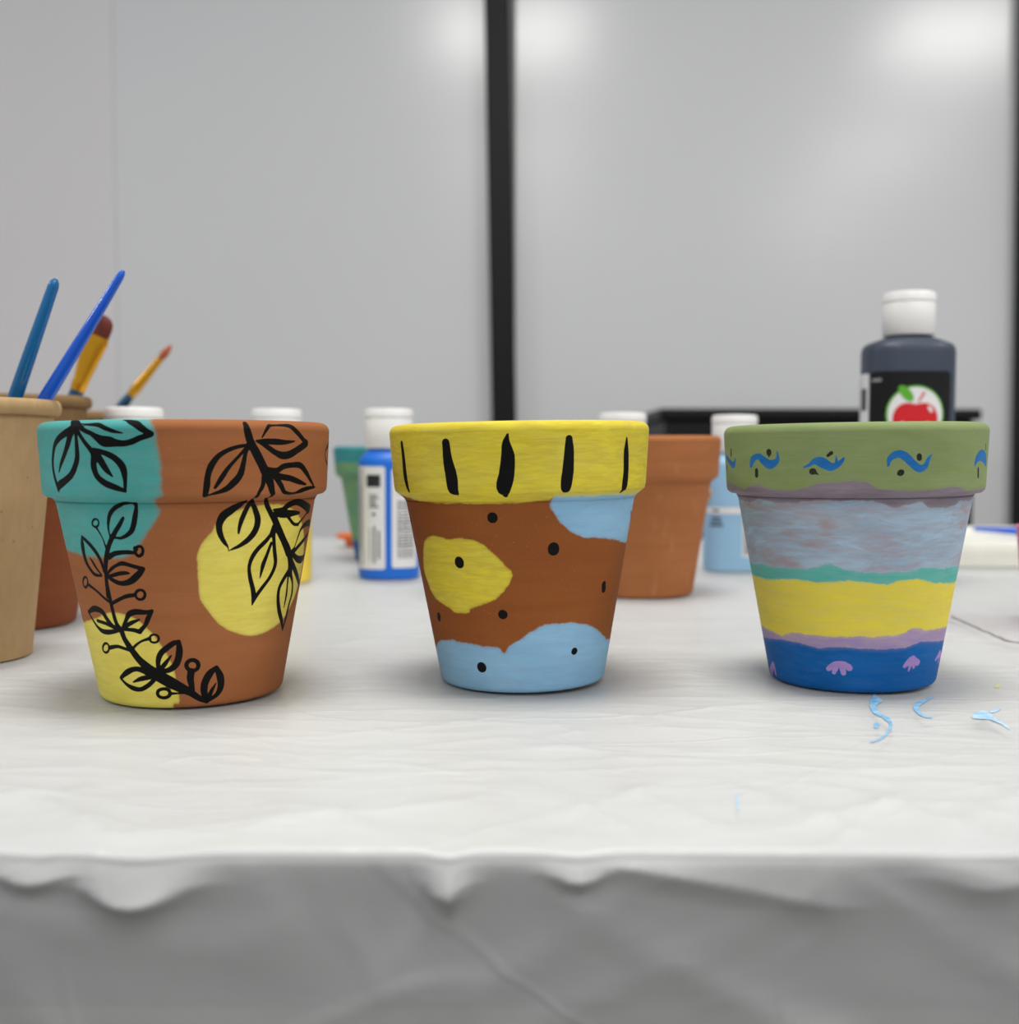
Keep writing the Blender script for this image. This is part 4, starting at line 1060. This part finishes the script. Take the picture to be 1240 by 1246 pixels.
bristle_up(sb, st, [
    ('handle', 0, tf0 + .004, [(0, .0014), (.05, .0022), (.6, .0034), (.9, .0040), (1, .0032)], 'h'),
    ('ferrule', tf0, tf1, [(0, .0036), (.12, .0037), (.16, .0041), (.2, .0037), (.26, .0040), (.3, .0036), (1, .0026)], 'g'),
    ('bristles', tf1 - .003, 1.0, [(0, .0024), (.35, .0031), (.7, .0022), (1, .0004)], 'b')],
    'small round brush with orange brown bristle tip pointing up right', {'h': m_hdark, 'g': m_gold, 'b': m_bris2})

# ---------------------------------------------------------------- foam tray with a brush on it, far right
m_foam = simple('cream foam', (240, 238, 226), .6, .03, 60, bmp=.2)
ty0, ty1, tz = .915, 1.13, .0200
tx0, tx1 = gx(1010, .915), .80
tr = empty('foam_tray', ((tx0 + tx1) / 2, (ty0 + ty1) / 2, 0), 'shallow cream foam tray on the table behind the banded pot', 'tray')
hx, hy = (tx1 - tx0) / 2, (ty1 - ty0) / 2
def rloop(hx, hy, r, z, n=6):
    o = []
    for sx, sy, a in ((1, -1, -90), (1, 1, 0), (-1, 1, 90), (-1, -1, 180)):
        o += [(sx * (hx - r) + r * math.cos(math.radians(a + 90 * k / n)), sy * (hy - r) + r * math.sin(math.radians(a + 90 * k / n)), z) for k in range(n + 1)]
    return o
lo = [rloop(hx - .012, hy - .003, .02, 0), rloop(hx - .006, hy - .0015, .02, tz * .5), rloop(hx, hy, .02, tz - .002), rloop(hx - .001, hy - .001, .02, tz),
      rloop(hx - .010, hy - .010, .015, tz), rloop(hx - .012, hy - .012, .015, tz - .0015)]
mb = MB(); n = len(lo[0])
fs = []
for i in range(len(lo) - 1):
    for k in range(n):
        q = (k + 1) % n; fs.append((i * n + k, i * n + q, (i + 1) * n + q, (i + 1) * n + k))
fs.append(tuple(reversed(range(n)))); fs.append(tuple(range((len(lo) - 1) * n, len(lo) * n)))
mb.add([v for l_ in lo for v in l_], fs).build('tray_shell', m_foam, tr)
# brush lying on it
ba = Vector((gx(1197, 1.015), 1.035, tz + .0036)); bb = Vector((gx(1310, .96), .955, tz + .0040))
root = empty('paintbrush', ba, 'blurred blue handled brush lying on the cream foam tray', 'paintbrush')
q = bb - ba
MB().tube((0, 0, 0), q * .8, [(0, .0010), (.02, .0020), (.5, .0032), (.9, .0036), (1, .0030)], 20).build('handle', m_hblue, root)
MB().tube(q * .8, q * .93, [(0, .0031), (1, .0034)], 20).build('ferrule', m_gold, root)
MB().tube(q * .93, q, [(0, .0032), (.6, .0030), (1, .0008)], 20).build('bristles', m_bris, root)

# pink cup at the very right edge, its left wall just in view
m_pinkp = simple('pink plastic', (222, 120, 160), .35, .05)
pr = empty('plastic_cup', (gx(1239, .61) + .0315, .605, 0), 'pink plastic cup just entering at the right edge', 'cup')
MB().lathe([(.0255, 0), (.0262, .0006), (.0312, .052), (.0316, .0535), (.0304, .0535), (.0300, .052), (.0250, .002), (.001, .002), (.001, 0)], 56, closed=True).build('cup_wall', m_pinkp, pr)

# small orange pot-shaped lid by the far edge
m_or = simple('orange plastic', (232, 112, 36), .4, .06)
orr = empty('paint_pot', (gx(432, 1.10), 1.10, 0), 'tiny orange paint pot near the far table edge beside the teal rimmed pot', 'paint pot')
MB().lathe([(.008, 0), (.0095, .0006), (.0110, .0075), (.0112, .008)], 32).build('pot_body', m_or, orr)
MB().lathe([(.0175, .0082), (.0185, .009), (.0185, .0125), (.0175, .0135)], 32).build('lid', m_or, orr)

# ---------------------------------------------------------------- paint smears left on the plastic sheet
def ground(px, py):
    a, b = px - 620, py - 623
    cr, sr = math.cos(.00248), math.sin(.00248)
    u = cr * a - sr * b; v = -(sr * a + cr * b)
    c, s = math.cos(.05199), math.sin(.05199)
    d = Vector((u, F_PX * c + v * s, -F_PX * s + v * c))
    t = CAM_H / -d.z
    return d.x * t, d.y * t
def smear(name, pts, mat, label, cat, lift=.00035):
    """pts: (px, py, half width px) along the middle of the mark"""
    C = catmull([(x, y, w) for x, y, w in pts])
    vs = []; fs = []
    for i, (x, y, w) in enumerate(C):
        x2, y2, _ = C[min(i + 1, len(C) - 1)]; x1, y1, _ = C[max(i - 1, 0)]
        dx, dy = x2 - x1, y2 - y1; l = math.hypot(dx, dy) or 1
        w = max(w, .35)
        for k in range(5):
            o = (k - 2) / 2 * w
            X, Y = ground(x - dy / l * o, y + dx / l * o)
            vs.append((X, Y, float(top_height(np.array([X]), np.array([Y]))[0]) + lift + .0001 * (1 - abs(k - 2) / 2)))
        if i:
            for k in range(4):
                a = (i - 1) * 5 + k; fs.append((a, a + 5, a + 6, a + 1))
    o = MB().add(vs, fs).build(name, mat)
    return tag(o, label, cat)
def smear_mat(name, a, b_):
    m, nt, b = new_mat(name)
    f = noise_node(nt, 260, 5, .7)
    nt.links.new(mixc(nt, maprange(nt, f, .35, .65), lin(a), lin(b_)), b.inputs['Base Color'])
    b.inputs['Roughness'].default_value = .5
    return m
m_s1 = smear_mat('blue paint smear', (92, 156, 206), (160, 200, 226))
m_s2 = smear_mat('pale blue paint smear', (140, 190, 228), (196, 218, 236))
m_s3 = smear_mat('yellow paint speck', (216, 214, 110), (226, 222, 150))
m_th = smear_mat('grey hair', (120, 116, 110), (150, 146, 142))
smear('paint_smear', [(1070, 846, 7), (1064, 854, 4.5), (1066, 863, 3), (1077, 871, 2.2), (1085, 878, 2), (1083, 888, 1.6), (1072, 897, 1.2), (1060, 902, .6)], m_s1,
      'curling blue paint smear trailing from the foot of the banded pot', 'paint smear')
smear('paint_smear', [(1065, 880, 2.4), (1068, 881, 3.4), (1071, 882, 2)], m_s1, 'small blue paint dab inside the curling smear', 'paint smear')
smear('paint_smear', [(1137, 845, .6), (1124, 851, 2.2), (1116, 857, 3.4), (1119, 864, 2), (1126, 869, 1.2), (1136, 871, .5)], m_s1,
      'hook shaped blue paint smear right of the banded pot', 'paint smear')
smear('paint_smear', [(1184, 871, 1.5), (1191, 869, 5), (1200, 869, 6), (1208, 873, 3.5), (1218, 878, 1.6), (1230, 885, .6)], m_s2,
      'pale blue fish shaped paint smear near the right edge', 'paint smear')
smear('paint_smear', [(1206, 864, 1.6), (1214, 862, 2.2), (1219, 859, .8)], m_s2, 'pale blue dab above the fish shaped smear', 'paint smear')
smear('paint_smear', [(898, 964, 1.3), (899, 973, 1.6), (900, 983, 1.2)], m_s2, 'short pale blue stroke on the sheet in front of the pots', 'paint smear')
smear('paint_smear', [(1212, 833, 1), (1215, 832, 1.8), (1218, 831, 1)], m_s3, 'tiny yellow speck on the sheet right of the banded pot', 'paint smear')
smear('hair_strand', [(1158, 747, .9), (1180, 757, .9), (1200, 766, .9), (1222, 775, .9), (1245, 779, .9)], m_th,
      'thin grey hair lying on the sheet right of the banded pot', 'hair')

# ---------------------------------------------------------------- light
w = bpy.data.worlds.new('world'); S.world = w; w.use_nodes = True
bg = w.node_tree.nodes['Background']
bg.inputs[0].default_value = (.93, .96, 1.0, 1)
bg.inputs[1].default_value = .40
def panel(x, y, e, sx=.62, sy=.5, z=1.90):
    l = bpy.data.lights.new('ceiling_or_fill_light', 'AREA'); l.shape = 'RECTANGLE'; l.size = sx; l.size_y = sy
    l.energy = e; l.color = (1.0, .985, .95)
    o = bpy.data.objects.new('ceiling_or_fill_light', l); COL.objects.link(o)
    o.location = (x, y, z); return o
for (x, y, e) in ((0.0, .32, 25), (1.93, .32, 25), (-3.1, .32, 25), (.05, -1.5, 14), (2.17, -1.5, 16), (.08, -3.3, 14), (2.33, -3.3, 18)):  # the far-left lamp is an unseen fill, added to balance the two rows
    panel(x, y, e)
